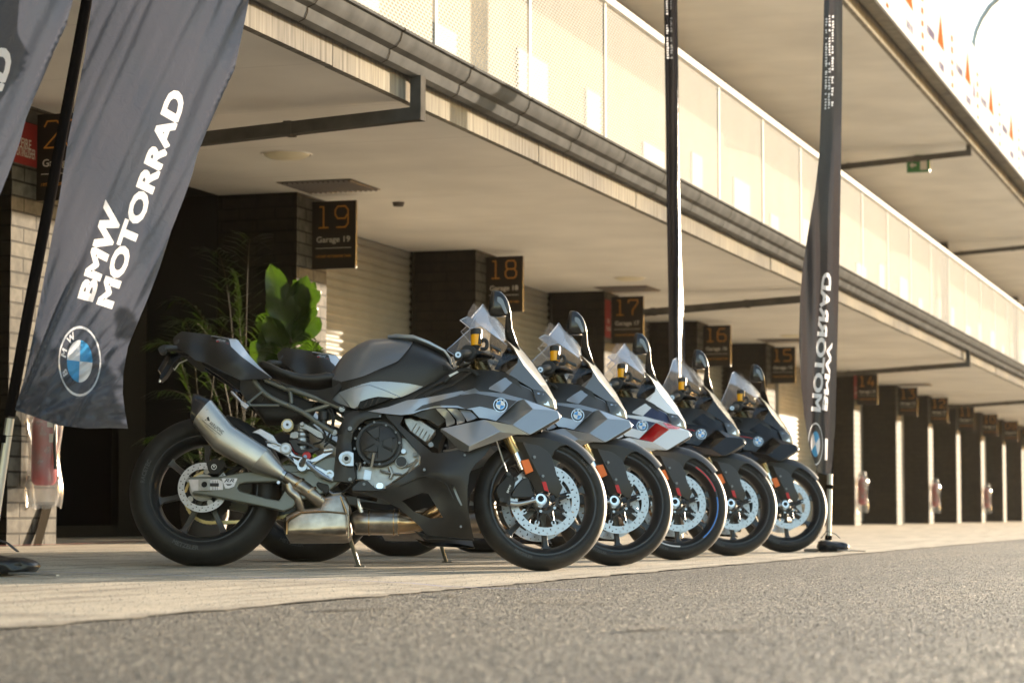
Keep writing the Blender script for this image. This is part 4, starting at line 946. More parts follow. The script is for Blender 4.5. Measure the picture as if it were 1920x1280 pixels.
b = plate(Z(1, (1135, 700), (1160, 715), (1240, 800), (1310, 845), (1315, 860), (1290, 892), (1270, 880), (1235, 850), (1225, 815), (1130, 718)), .13, .17); P(b, 'rear_footpeg', 'alu', bevel=.003)
# under-seat tray
b = pairloft([(*Z(1, (1240, 590))[0], *Z(1, (1235, 720))[0], 0, .06), (*Z(1, (1400, 600))[0], *Z(1, (1380, 900))[0], 0, .07), (*Z(1, (1600, 660))[0], *Z(1, (1480, 1030))[0], 0, .075), (*Z(2, (0, 730))[0], *Z(1, (1680, 1040))[0], 0, .075), (*Z(2, (280, 850))[0], *Z(2, (200, 1000))[0], 0, .07)], ex=5); P(b, 'battery_tray', 'black_tex', smooth=35)
# engine block in cast pieces
b = plate(Z(5, (675, 440), (760, 450), (860, 440), (1000, 330), (1010, 215), (1040, 240), (1160, 380), (1150, 450), (1000, 540), (900, 612), (790, 612), (720, 560), (670, 560)), -.12, .115); eng = P(b, 'engine_case', 'cast_alu', bevel=.006, seg=2)
b = plate(Z(5, (560, 200), (640, 80), (1000, 120), (1150, 300), (1200, 420), (1100, 560), (900, 640), (640, 620), (520, 560)), -.10, .085); P(b, 'crankcase', 'black_tex', bevel=.01)
b = plate(Z(2, (1160, 985), (1230, 975), (1290, 1000), (1330, 1000), (1480, 1100), (1440, 1160), (1400, 1210), (1370, 1220), (1220, 1110), (1170, 1030)), .06, .135); cyl_h = P(b, 'cylinder_head', 'cast_alu', bevel=.004)
for k in range(5):
    q0 = Z(2, (1285 + 34 * k, 1035 + 26 * k), (1240 + 36 * k, 1110 + 24 * k)); b = ptube([(*q0[0], .137), (*q0[1], .137)], 1.1, 6); b.build('rib', 'cast_alu', cyl_h)
b = plate(Z(2, (1200, 960), (1560, 930), (1600, 1000), (1500, 1280), (1250, 1200)), -.12, .06); P(b, 'cylinder_block', 'black_tex')
b = plate(Z(2, (1370, 935), (1470, 960), (1570, 985), (1500, 1060), (1450, 1030), (1390, 990)), .07, .12); P(b, 'coolant_manifold', 'cast_alu', bevel=.004)
# clutch cover
cx, cy = Z(5, (842, 285))[0]
b = cyl(cx, cy, .10, .150, 43, 48); ringcyl(cx, cy, .15, .156, 37, 43, 48, mb=b); cl = P(b, 'clutch_housing', 'black_matte', bevel=.002)
b = MB(); n_ = 48; rg = []
for r_, l_ in ((35.5, .150), (35.5, .160), (33, .165), (10, .168), (0.5, .168)):
    p_ = U(cx, cy, l_); rg.append([p_ + Vector((r_ * PX * math.cos(2 * math.pi * j / n_), 0, r_ * PX * math.sin(2 * math.pi * j / n_))) for j in range(n_)])
b.rings(rg, caps=False); cov = b.build('clutch_cover', 'black_matte', cl, smooth=40)
for q in (((845, 152), (842, 240), (812, 250), (752, 190)), ((812, 290), (835, 300), (828, 350), (722, 338)), ((872, 260), (940, 238), (950, 268), (945, 330), (870, 300))):
    b = plate(Z(5, *q), .166, .1725); b.build('raised_panel', 'black_matte', cov, bevel=.002, smooth=0)
for q in ((842, 155, 842, 275), (745, 185, 830, 262), (722, 340, 810, 285), (835, 300, 830, 395), (852, 268, 960, 240), (860, 305, 945, 345)):
    b = ptube(Z(5, (q[0], q[1], .166), (q[2], q[3], .168)), 1.0, 6); b.build('rib', 'black_deep', cov)
BOLTS = [(5, 806, 124, .16, 2.6), (5, 698, 172, .16, 2.6), (5, 665, 245, .16, 2.6), (5, 660, 322, .16, 2.6), (5, 734, 428, .16, 2.6), (5, 846, 438, .16, 2.6), (5, 995, 278, .16, 2.8), (5, 968, 200, .16, 2.6), (5, 895, 148, .16, 2.6), (5, 850, 80, .192, 2.4), (5, 730, 588, .188, 3.2), (5, 625, 552, .182, 4.2), (5, 1182, 480, .222, 3.2), (6, 205, 370, .236, 2.6), (6, 176, 905, .19, 2.6), (5, 1110, 365, .135, 5.0), (5, 1232, 292, .205, 6.0), (5, 625, 172, .186, 5.2)]
b0 = None
for zk, x_, y_, l_, r_ in BOLTS:
    r_ *= .82; b = cyl(*Z(zk, (x_, y_))[0], l_ - .01, l_ + .003, r_, 14); ringcyl(*Z(zk, (x_, y_))[0], l_ + .002, l_ + .0045, r_ * .45, r_ * .8, 14, mb=b); P(b, 'bolt', 'bolt_steel')
for x_, y_, r_, l_ in ((1010, 420, 11.5, .138), (1026, 342, 5.2, .138)):
    b = cyl(*Z(5, (x_, y_))[0], .10, l_, r_, 28); o_ = P(b, 'engine_plug', 'cast_alu', bevel=.001); b = cyl(*Z(5, (x_, y_))[0], l_, l_ + .003, r_ * .85, 28); b.build('cap', 'black_matte' if r_ > 8 else 'alu', o_)
b = ringcyl(*Z(5, (848, 600))[0], .11, .150, 6.5, 10.5); o_ = P(b, 'oil_window', 'cast_alu'); b = cyl(*Z(5, (848, 600))[0], .11, .146, 6.6); b.build('glass', 'chrome', o_)
b = plate(Z(5, (735, 478), (790, 488), (778, 560), (722, 552)), .1152, .118); P(b, 'data_plate', 'alu', bevel=.0008)
b = ptube(Z(5, (850, 488, .13), (900, 500, .135), (960, 510, .13), (1010, 515, .12)), 2.2, 8, sub=3); b2 = ptube(Z(5, (920, 460, .13), (940, 510, .13), (925, 545, .13)), 3.5, 10); b.add(b2.v, b2.f); P(b, 'oil_line', 'cast_alu')
b = ptube(Z(5, (690, 480, .13), (705, 430, .14)), 3, 10); b2 = ptube(Z(5, (785, 460, .16), (805, 355, .178)), 3.2, 10); b.add(b2.v, b2.f); P(b, 'lever_link', 'cast_alu')
b = plate(Z(5, (640, 610), (690, 565), (755, 560), (800, 605), (830, 625), (900, 640), (640, 640)), .15, .188); P(b, 'lower_bracket', 'black_matte', bevel=.003)
rr2 = random.Random(4)
for k, q in enumerate(((1040, 460, 1120, 420), (700, 470, 670, 430), (1060, 500, 1130, 400))):
    b = ptube(Z(5, (q[0], q[1], .12), (q[2], q[3], .122)), rr2.uniform(2, 4), 8); P(b, 'casting_rib', 'cast_alu')
# rider footrest plate
fo = Z(5, (0, 255), (60, 268), (115, 290), (190, 345), (215, 372), (330, 402), (420, 355), (485, 318), (502, 330), (498, 355), (420, 398), (345, 440), (420, 470), (498, 510), (500, 568), (470, 560), (380, 530), (335, 480), (250, 480), (160, 385), (60, 332), (0, 305))
b = plate(fo, .15, .165, [Z(5, (15, 275), (60, 285), (95, 300), (60, 305)), Z(5, (190, 385), (250, 395), (235, 410)), Z(5, (290, 425), (330, 425), (330, 445))]); o_ = P(b, 'footrest_plate', 'alu', bevel=.003)
b = plate(Z(1, (1340, 1120), (1410, 1140), (1500, 1200), (1560, 1270), (1640, 1280), (1560, 1150), (1430, 1080)), .14, .152); b.build('heel_bracket', 'alu', o_, bevel=.003)
b = cyl(*Z(5, (142, 320))[0], .15, .178, 11, 30); b.build('hub', 'cast_alu', o_, bevel=.001); b = ringcyl(*Z(5, (142, 320))[0], .178, .181, 3.0, 7.6); b.build('bolt', 'alu', o_)
b = ptube(Z(5, (250, 470, .165), (268, 430, .21), (290, 380, .26)), [6, 5.5, 3.5], 12, sub=2); b2 = cyl(*Z(5, (265, 455))[0], .16, .20, 9, 14, mb=b); P(b, 'rider_footpeg', 'alu')
b = ptube(Z(5, (300, 420, .17), (360, 480, .175), (420, 525, .175), (490, 560, .175)), [4, 4, 5, 3.5], 8); ringcyl(*Z(5, (470, 515))[0], .165, .18, 4.5, 8.5, mb=b); P(b, 'brake_pedal', 'alu')
b = ptube(Z(5, (430, 340, .165), (495, 330, .165)), 5.0, 12); P(b, 'pivot_tube', 'alu')
# rear shock and linkage
b = ptube(Z(5, (262, 150, .06), (262, 340, .06)), 14, 24); P(b, 'shock_body', 'cast_alu')
for k, (y_, m_) in enumerate(((190, 'alu'), (205, 'black_matte'), (222, 'alu'), (240, 'black_matte'), (262, 'alu'), (290, 'red_accent'), (302, 'black_matte'), (318, 'alu'))):
    b = ptube(Z(5, (262, y_, .06), (262, y_ + 9, .06)), 15.5 if k % 2 == 0 else 14.6, 24); P(b, 'shock_ring', m_)
b = cyl(*Z(5, (155, 152))[0], .09, .15, 11.5, 30); b2 = ringcyl(*Z(5, (155, 142))[0], .15, .156, 8.5, 11.2, mb=b); o_ = P(b, 'reservoir', 'fork_gold'); b = cyl(*Z(5, (155, 142))[0], .15, .157, 8.4); b.build('cap', 'alu', o_); b = cyl(*Z(5, (155, 142))[0], .157, .159, 2.6, 14); b.build('screw', 'black_matte', o_)
b = plate(Z(5, (180, 200), (215, 190), (240, 200), (235, 245), (205, 250), (170, 240)), .09, .13); P(b, 'reservoir_mount', 'cast_alu', bevel=.003)
b = plate(Z(5, (240, 130), (265, 120), (300, 140), (420, 200), (430, 250), (380, 240), (300, 185), (245, 170)), .085, .11); cyl(*Z(5, (264, 138))[0], .11, .12, 4.5, 16, mb=b); P(b, 'shock_linkage', 'cast_alu', bevel=.003)
b = plate(Z(5, (165, 262), (200, 248), (260, 262), (330, 285), (400, 325), (350, 352), (245, 362), (210, 345)), .11, .125, [Z(5, (225, 285), (300, 292), (340, 318), (260, 330))]); P(b, 'linkage_lever', 'black_matte', bevel=.003)
b = cyl(*Z(5, (300, 375))[0], .1, .125, 8, 20); b2 = plate(Z(5, (180, 260), (195, 300), (240, 370), (210, 360), (170, 300)), .10, .11); b.add(b2.v, b2.f); P(b, 'red_link', 'red_accent')
b = ptube(Z(5, (425, 55, .1), (425, 110, .1)), 10, 16); ptube_ = ptube(Z(5, (425, 110, .1), (430, 170, .1)), 7, 14); b.add(ptube_.v, ptube_.f); P(b, 'fluid_canister', 'black_matte')
for pts in (((480, 20, .12), (505, 80, .13), (500, 150, .13), (480, 250, .12), (430, 310, .12)), ((460, 30, .12), (492, 90, .13), (485, 170, .13), (440, 280, .12)), ((420, 180, .11), (440, 220, .12), (410, 270, .12), (350, 290, .11)), ((500, 640, .12), (560, 650, .12), (620, 610, .13), (665, 540, .15), (665, 480, .15))):
    b = ptube(Z(5, *pts), 1.9, 8, sub=4); P(b, 'cable', 'black_rubber')
b = plate(Z(5, (380, 570), (460, 590), (470, 620), (455, 655), (440, 660), (380, 610), (370, 590)), .12, .15); P(b, 'stand_switch', 'black_rubber', bevel=.004)
b = ptube(Z(5, (465, 640, .13), (500, 662, .13), (560, 655, .13)), 2.2, 8, sub=2); P(b, 'hose_end', 'alu')
b = plate(Z(2, (560, 900), (900, 930), (1000, 960), (1180, 1180), (1000, 1150), (700, 1000), (560, 1000)), -.1, .12); P(b, 'gearbox', 'black_tex')
# ---- bodywork
lfo = Z(5, (872, 52), (905, 62)) + Z(2, (1165, 935)) + Z(5, (1000, 145), (1240, 350), (1290, 358), (1440, 330)) + Z(6, (205, 345), (360, 290), (430, 252), (360, 370), (280, 445), (240, 510), (226, 620), (228, 760), (252, 900), (275, 1000), (0, 978)) + Z(5, (1200, 968), (1150, 905), (1000, 772), (870, 702), (640, 640), (640, 612), (720, 608), (830, 622), (890, 622), (1010, 545), (1150, 445), (1158, 378), (1060, 260))
lh = [Z(5, (1012, 712), (1165, 650), (1212, 655), (1322, 838), (1225, 846), (1100, 790)), Z(6, (108, 600), (128, 606), (188, 745), (178, 752), (150, 700))]
lc = Z(5, (880, 60, .165), (1060, 180, .185), (1240, 350, .205), (1440, 330, .222), (660, 625, .17), (890, 630, .185), (1155, 400, .195), (1180, 480, .215), (1000, 600, .198), (1190, 525, .224), (1180, 545, .210), (1300, 600, .210), (1340, 585, .232), (870, 700, .16), (1000, 770, .155), (1180, 780, .165), (1380, 860, .16), (1200, 965, .13)) + Z(6, (205, 345, .228), (430, 252, .225), (240, 510, .23), (226, 620, .226), (250, 900, .19), (275, 1000, .12), (0, 978, .10), (0, 850, .16), (60, 600, .22), (100, 590, .232), (10, 560, .234))
b = skin(lfo, lc, lh, grid=6, thick=.006); lf = P(b, 'lower_fairing', 'black_matte', smooth=35)
b = plate(Z(6, (100, 590), (140, 600), (200, 760), (170, 765)), .17, .19, both=True); b.build('vent_insert', 'cast_alu', lf)
# crease ridge on the lower fairing
b = ptube([(x, y, l_) for (x, y), l_ in zip(Z(5, (1000, 603), (1100, 560), (1190, 524), (1330, 575), (1362, 620), (1400, 700)), (.199, .215, .227, .235, .235, .225))], 1.3, 6, both=True, sub=2); b.build('crease', 'black_matte', lf)
b = skin(Z(5, (1100, 935), (1200, 965), (1440, 978)) + Z(6, (275, 1000), (268, 1012), (180, 1008), (60, 1004), (-20, 1000)) + Z(5, (1200, 1005), (1150, 975)), [(780, 1000, .10), (850, 990, .11), (890, 1000, .11), (880, 1016, .095), (820, 1014, .09), (760, 990, .10)], thick=.004); b.build('belly_edge', 'black_gloss', lf)
# dark inner cover between tank, dash and fairing
ico = Z(2, (690, 888), (820, 845), (1000, 790), (1130, 768), (1360, 655), (1600, 530), (1650, 492), (1720, 500)) + Z(3, (150, 690), (250, 690), (450, 700), (530, 712), (572, 732), (640, 770), (700, 900), (600, 1000), (300, 1050), (100, 1080)) + Z(2, (1500, 1060), (1440, 1010), (1250, 950), (1000, 920), (760, 905))
b = skin(ico, Z(2, (690, 888, .15), (1130, 768, .155), (1130, 940, .175), (1360, 655, .15), (1650, 500, .13), (1500, 700, .17), (1500, 800, .188), (1500, 1000, .17)) + Z(3, (150, 690, .13), (530, 712, .17), (570, 732, .185), (300, 780, .18), (300, 860, .198), (600, 950, .18), (200, 1050, .16)), thick=.005); P(b, 'inner_fairing', 'black_matte', smooth=60)
for pts, l_ in ((((1250, 800), (1330, 735), (1450, 665), (1580, 600), (1640, 570)), .165), (((1380, 765), (1450, 720), (1600, 660), (1700, 610), (1830, 520)), .185)):
    b = ptube([(*p_, l_) for p_ in Z(2, *pts)], 2.2, 8, both=True, sub=3); P(b, 'edge_trim', 'black_matte')
b = plate(Z(2, (1605, 550), (1690, 508), (1708, 520), (1620, 568)), .17, .185); P(b, 'cable_label', 'white_print', smooth=0)
b = ptube([(*p_, .175) for p_ in Z(2, (1560, 620), (1600, 585), (1640, 550), (1740, 500), (1850, 515), (1900, 560))], 4.2, 12, sub=3); P(b, 'hose', 'black_rubber')
# main side fairing
ufo = Z(2, (800, 908), (1000, 868), (1190, 800), (1310, 786), (1480, 756), (1740, 706)) + Z(3, (215, 868), (300, 842), (335, 868), (520, 882), (690, 930), (640, 946), (555, 1020), (470, 1104), (400, 1085), (335, 1078), (277, 1015)) + Z(2, (1700, 876), (1590, 872), (1460, 878), (1340, 900), (1250, 935), (1130, 948), (960, 932))
dec = Z(2, (1256, 912), (1345, 850), (1800, 728)) + Z(3, (140, 902), (310, 884), (500, 918), (636, 945), (556, 1018), (505, 1035), (440, 1010), (340, 988), (230, 1010), (160, 982), (30, 980)) + Z(2, (1460, 860), (1350, 890))
b = skin(ufo, Z(2, (800, 908, .17), (1190, 800, .182), (1130, 948, .188), (1310, 786, .19), (1480, 870, .205)) + Z(3, (0, 912, .196), (0, 985, .212), (300, 842, .198), (310, 884, .212), (230, 1010, .222), (520, 882, .205), (500, 920, .222), (690, 930, .225), (640, 946, .228), (470, 1104, .232), (335, 1080, .228), (340, 990, .226), (500, 1000, .226)), regions=[(dec, 1)], grid=6)
sf = P(b, 'side_fairing', ['paint_grey', 'decal_dark'], smooth=40)
b = ptube([(*p_, .226) for p_ in Z(3, (636, 947), (556, 1022), (470, 1104))], .8, 6, both=True); b.build('panel_gap', 'black_deep', sf)
for q in (((1480, 886), (1572, 882), (1610, 915), (1668, 1000), (1666, 1035), (1585, 1062), (1574, 985)), ((1592, 882), (1692, 888), (1730, 920), (1768, 985), (1766, 1015), (1690, 1042), (1684, 990)), ((1712, 890), (1822, 905), (1892, 972), (1860, 990), (1792, 1012), (1778, 985))):
    pz = Z(2, *q); b = skin(pz, [(p_[0], p_[1], l_) for p_, l_ in zip(pz, (.205, .212, .222, .232, .232, .225, .205))], thick=.006, grid=None); P(b, 'louvre', 'paint_grey', smooth=30)
# winglet block
G = {k: (*Z(3, (x, y))[0], l_) for k, (x, y, l_) in dict(a=(640, 946, .214), a2=(692, 930, .232), b=(766, 1010, .285), c=(598, 1136, .285), d=(470, 1103, .226), e=(958, 1022, .225), f=(992, 1062, .215), g=(978, 1078, .235), h=(742, 1214, .305), i=(862, 1170, .26), j=(975, 1102, .22), k=(540, 1040, .185)).items()}
b = facets(G, [['d', 'k', 'c'], ['k', 'a', 'b'], ['k', 'b', 'c'], ['a', 'a2', 'b'], ['a2', 'e', 'b'], ['b', 'e', 'g', 'h', 'c'], ['e', 'f', 'g'], ['g', 'f', 'j'], ['g', 'j', 'i', 'h']], mi=[1, 1, 1, 0, 0, 0, 0, 0, 2]); wg = P(b, 'winglet', ['paint_grey', 'paint_scoop', 'black_matte'], smooth=20, bevel=.0025)
G = {k: (*Z(6, (x, y))[0], l_) for k, (x, y, l_) in dict(a=(25, 172, .225), b=(350, 104, .232), c=(470, 192, .27), d=(240, 304, .29), e=(562, 146, .284), f=(690, 220, .304), g=(600, 216, .27), h=(25, 192, .21), i=(145, 290, .21), j=(150, 320, .22), k=(232, 345, .26), l=(440, 250, .25)).items()}
b = facets(G, [['a', 'b', 'c', 'd'], ['b', 'e', 'f', 'g', 'c'], ['a', 'd', 'k', 'j', 'i', 'h'], ['d', 'c', 'g', 'l', 'k']], mi=[0, 0, 1, 1]); P(b, 'lower_winglet', ['paint_grey', 'paint_grey'], smooth=20, bevel=.0025)
# upper fascia, headlight, nose
pf = Z(3, (400, 848), (470, 800), (540, 757), (612, 788), (745, 850), (770, 885), (798, 962), (690, 930), (520, 880))
b = skin(pf, Z(3, (400, 848, .19), (540, 757, .185), (745, 850, .17), (798, 962, .185), (510, 882, .205), (650, 860, .2)), regions=[(Z(3, (612, 788), (742, 852), (768, 885), (796, 960), (690, 928), (512, 881)), 1)]); P(b, 'upper_side_panel', ['paint_grey', 'decal_dark'])
b = skin(Z(3, (762, 850), (865, 868), (920, 935), (942, 1004), (870, 990), (800, 964)), Z(3, (762, 850, .182), (865, 868, .15), (942, 1004, .115), (800, 964, .192), (860, 930, .168))); hl_ = P(b, 'headlight', 'lens_dark')
b = skin(Z(3, (800, 880), (850, 890), (880, 930), (900, 985), (860, 975), (815, 940)), Z(3, (800, 880, .178), (850, 890, .163), (900, 985, .15), (815, 940, .185)), thick=.004); b.build('reflector', 'chrome', hl_)
G = {k: (*Z(3, (x, y))[0], l_) for k, (x, y, l_) in dict(a=(566, 470, .155), b=(610, 520, .16), c=(648, 590, .165), d=(692, 662, .165), e=(572, 734, .188), f=(640, 640, .175), g=(762, 850, .168), h=(866, 868, .132), i=(920, 932, .10), j=(940, 1004, .085), k=(958, 1006, .0), l=(950, 940, .0), m=(872, 792, .0), n=(782, 662, .0), o=(705, 565, .0), p=(640, 490, .0), q=(600, 430, 0), r=(545, 715, .17), s=(800, 790, .12), t=(540, 440, .15)).items()}
b = facets(G, [['t', 'q', 'p', 'a'], ['a', 'p', 'o', 'b'], ['b', 'o', 'n', 'c'], ['c', 'n', 'd'], ['d', 'n', 'm', 's'], ['d', 's', 'g', 'e'], ['s', 'h', 'g'], ['s', 'm', 'l', 'h'], ['h', 'l', 'i'], ['i', 'l', 'k', 'j'], ['e', 'f', 'c', 'd'], ['e', 'r', 'f']], mi=[0] * 12)
P(b, 'nose_fairing', ['paint_nose'], smooth=28, bevel=.002)
b = skin(Z(3, (455, 692), (500, 610), (560, 520), (600, 530), (645, 600), (640, 645), (570, 730), (540, 712)), Z(3, (455, 692, .12), (560, 520, .13), (645, 600, .16), (570, 730, .17), (540, 640, .09))); P(b, 'cockpit_trim', 'black_gloss')
b = pairloft([(*Z(3, (420, 520))[0], *Z(3, (440, 560))[0], 0, .08), (*Z(3, (510, 560))[0], *Z(3, (510, 600))[0], 0, .085)], ex=6); P(b, 'dash_display', 'lens_dark')
b = pairloft([(*Z(3, (860, 900))[0], *Z(3, (850, 1080))[0], 0, .10), (*Z(3, (945, 1000))[0], *Z(3, (930, 1090))[0], 0, .06)], ex=4); b2 = pairloft([(*Z(3, (560, 760))[0], *Z(3, (480, 1050))[0], 0, .15), (*Z(3, (860, 900))[0], *Z(3, (850, 1150))[0], 0, .15)], ex=4); b.add(b2.v, b2.f); b2 = pairloft([(*Z(6, (100, 100))[0], *Z(6, (200, 300))[0], 0, .15), (*Z(6, (800, 120))[0], *Z(6, (780, 225))[0], 0, .15)], ex=4); b.add(b2.v, b2.f); P(b, 'nose_core', 'black_deep')
# windscreens: stepped racing screen and the plain low one
def screen(tip):
    if tip: D_ = dict(s1=(75, 540, .165), s2=(265, 368, .13), s3=(350, 345, .118), s4=(560, 500, .148), s5=(640, 592, .16), s6=(500, 660, .155), s7=(140, 582, .168), t1=(182, 300, .10), t2=(240, 272, .075), t3=(272, 276, .06), t4=(365, 172, .0), t5=(412, 240, .0), t6=(475, 286, 0), t7=(540, 362, 0), t8=(640, 485, 0)); FS = [['s1', 's2', 's3', 's4', 's5', 's6', 's7'], ['s2', 't1', 't2', 't3', 's3'], ['s3', 't3', 't4', 't5', 't6', 's4'], ['s4', 't6', 't7', 't8', 's5']]
    else: D_ = dict(s1=(75, 540, .165), s2=(200, 300, .11), s3=(300, 330, .118), s4=(560, 500, .148), s5=(640, 592, .16), s6=(500, 660, .155), s7=(140, 582, .168), t1=(245, 185, .05), t4=(290, 165, .0), t5=(380, 235, .0), t6=(475, 300, 0), t7=(540, 365, 0), t8=(640, 485, 0)); FS = [['s1', 's2', 's3', 's4', 's5', 's6', 's7'], ['s2', 't1', 't4', 's3'], ['s3', 't4', 't5', 't6', 's4'], ['s4', 't6', 't7', 't8', 's5']]
    G = {k: (*Z(3, (x, y))[0], l_) for k, (x, y, l_) in D_.items()}; return facets(G, FS, thick=.003), G, FS
b, G, FS = screen(True); scr = P(b, 'windscreen', 'screen_acrylic', smooth=25)
b = MB()
for ks in (('s1', 's2'), ('s2', 's3'), ('s3', 's4'), ('s2', 't1'), ('t1', 't2'), ('t3', 't4'), ('t4', 't5'), ('t5', 't6'), ('t6', 't7'), ('s1', 's7')):
    t_ = ptube([G[ks[0]], G[ks[1]]], .75, 6); b.add(t_.v, t_.f)
mirror(b); b.build('edge', 'chrome', scr)
b, G2, FS2 = screen(False); scr_low = P(b, 'windscreen', 'screen_acrylic', smooth=25)
b = MB()
for ks in (('s1', 's2'), ('s2', 't1'), ('t1', 't4'), ('t4', 't5'), ('t5', 't6'), ('s1', 's7'), ('s3', 's4')):
    t_ = ptube([G2[ks[0]], G2[ks[1]]], .7, 6); b.add(t_.v, t_.f)
mirror(b); b.build('edge', 'chrome', scr_low)
# mirrors
for sgn in (1, -1):
    u_ = (lambda x, y, l_: U(x, y, l_)) if sgn == 1 else (lambda x, y, l_: Vector((U(x, y, -l_).x, -U(x, y, -l_).y, U(x, y, -l_).z)))
    def um(x, y, l_, s=sgn):
        p_ = U(x, y, l_); return Vector((p_.x, p_.y * s, p_.z))
    st = [(*Z(3, (440, 66))[0], *Z(3, (468, 64))[0], .30, .012), (*Z(3, (432, 80))[0], *Z(3, (512, 80))[0], .30, .026), (*Z(3, (422, 115))[0], *Z(3, (549, 118))[0], .30, .034), (*Z(3, (414, 160))[0], *Z(3, (571, 160))[0], .30, .037), (*Z(3, (410, 205))[0], *Z(3, (583, 205))[0], .30, .036), (*Z(3, (410, 240))[0], *Z(3, (590, 245))[0], .30, .03), (*Z(3, (418, 258))[0], *Z(3, (590, 258))[0], .30, .024), (*Z(3, (445, 270))[0], *Z(3, (575, 266))[0], .30, .014)]
    b = pairloft(st, n=28, ex=3.2, u=um); mp_ = P(b, 'mirror', 'mirror_black', smooth=60)
    b = plate(Z(3, (480, 112), (505, 115), (525, 135), (560, 235), (552, 250), (540, 245), (505, 175), (478, 150)), .336, .340, u=um); b.build('turn_lens', 'bolt_steel', mp_, bevel=.001)
    b = pairloft([(*Z(3, (590, 248))[0], *Z(3, (548, 262))[0], .30, .012), (*Z(3, (598, 360))[0], *Z(3, (540, 362))[0], .27, .014), (*Z(3, (612, 400))[0], *Z(3, (538, 400))[0], .245, .017), (*Z(3, (636, 470))[0], *Z(3, (545, 450))[0], .21, .02), (*Z(3, (662, 535))[0], *Z(3, (655, 542))[0], .165, .012)], n=20, ex=2.4, u=um); b.build('mirror_arm', 'mirror_black', mp_, smooth=60)
# ---- tank
tops = Z(2, (440, 545), (450, 500), (500, 415), (560, 345), (640, 282), (730, 225), (820, 192), (1000, 182), (1200, 192), (1300, 222), (1400, 265), (1560, 350), (1605, 392), (1635, 470), (1650, 500))
bots = Z(2, (440, 790), (450, 800), (500, 830), (560, 850), (660, 885), (740, 890), (820, 862), (1000, 800), (1130, 770), (1230, 730), (1350, 668), (1480, 610), (1560, 565), (1620, 530), (1650, 510))
wids = [(622, .10), (640, .145), (670, .165), (730, .175), (780, .178), (820, .17), (850, .12)]
tx = np.array([p_[0] for p_ in tops]); ty = np.array([p_[1] for p_ in tops]); bx = np.array([p_[0] for p_ in bots]); by = np.array([p_[1] for p_ in bots])
st = []
for x_ in np.linspace(tx[0] + .2, tx[-1] - .1, 230):
    t_ = np.interp(x_, tx, ty); b_ = np.interp(x_, bx, by); w_ = np.interp(x_, [q[0] for q in wids], [q[1] for q in wids]); st.append((x_, t_, b_, w_))
# silhouette smoothing
smo = lambda i, k: np.convolve(np.pad([q[i] for q in st], k, 'edge'), np.ones(2 * k + 1) / (2 * k + 1), 'valid')
ysm = smo(1, 6); bsm = smo(2, 8); wsm = smo(3, 24); csm = smo(1, 28) * .42 + smo(2, 28) * .58

def side(x, y, z): # back to photo pixels for region tests
    p_ = B1 @ Vector((x, y, z)) - CAMP; p_ = RX.inverted() @ p_; return (960 + F * p_.x / p_.y, 640 - F * p_.z / p_.y)
RG = [(Z(2, (445, 590), (430, 480), (500, 380), (640, 250), (820, 150), (1100, 140), (1262, 215), (1200, 300), (1115, 400), (1050, 437), (900, 500), (750, 566), (545, 618)), 1),
      (Z(2, (425, 805), (510, 722), (620, 680), (740, 640), (830, 616), (940, 612), (1050, 618), (1200, 632), (1350, 663), (1290, 712), (1220, 742), (1130, 768), (1000, 790), (700, 860), (655, 890)), 2)]
VP_ = Z(2, (505, 730), (620, 692), (760, 656), (820, 650), (950, 694), (1120, 768), (1000, 800), (700, 890), (640, 890))
def tank_rings():
    rg = []
    for k, (x_, t_, b_, w_) in enumerate(st):
        t_ = ysm[k]; b_ = bsm[k]; w_ = wsm[k]; c0 = csm[k]; half = []
        for j in range(56):                                   # shoulder: top centre line down to the widest point
            a = math.pi * .5 * (1 - j / 55); half.append((c0 - (c0 - t_) * math.sin(a) ** (2 / 2.4), w_ * max(0, math.cos(a)) ** (2 / 2.4)))
        for j in range(1, 57): half.append((c0 + (b_ - c0) * j / 56, w_ * (1 - .06 * (j / 56) ** 2)))
        yy = [q[0] for q in half]; off = inside([(x_, y) for y in yy], [VP_]) * .009
        pr_ = [U(x_, y, l_ + o_) for (y, l_), o_ in zip(half, off)]
        ring = pr_ + [Vector((p_.x, -p_.y, p_.z)) for p_ in pr_[::-1]]
        rg.append(ring)
    return rg
rg = tank_rings(); b = MB(); n_ = len(rg[0]); vs = [p_ for r_ in rg for p_ in r_]; fs = []
for i in range(len(rg) - 1):
    for j in range(n_): fs.append((i * n_ + j, i * n_ + (j + 1) % n_, (i + 1) * n_ + (j + 1) % n_, (i + 1) * n_ + j))
cen = np.array([side(*( (lambda q: (q.x, -abs(q.y), q.z))((vs[a] + vs[c]) / 2))) for a, _, c, _ in fs]); ms_ = np.zeros(len(fs), int)
for poly, m_ in RG: ms_[inside(cen, [poly])] = m_
fs.append(tuple(range(n_))[::-1]); fs.append(tuple((len(rg) - 1) * n_ + j for j in range(n_)))
b.add(vs, fs, ms_.tolist() + [0, 0]); tank = P(b, 'fuel_tank', ['black_matte', 'paint_tank', 'paint_blue_grey'], smooth=60)
ve = Z(2, (695, 868), (722, 812), (800, 785), (900, 764), (1045, 775), (960, 812), (860, 850), (740, 888)); b = plate(ve, .172, .192, both=True); tv = b.build('side_vent', 'black_deep', tank, smooth=0)
for k in range(3): b = ptube(Z(2, (760 + 60 * k, 862 - 14 * k, .193), (795 + 60 * k, 800 - 12 * k, .193)), 1.6, 6, both=True); b.build('vent_slat', 'black_matte', tv)
b = ptube([(*p_, l_) for p_, l_ in zip(Z(2, (545, 618), (750, 566), (900, 500), (1050, 437), (1115, 400), (1200, 300), (1256, 222)), (.183, .187, .187, .184, .178, .157, .085))], .9, 6, both=True, sub=3); b.build('panel_seam', 'black_deep', tank)
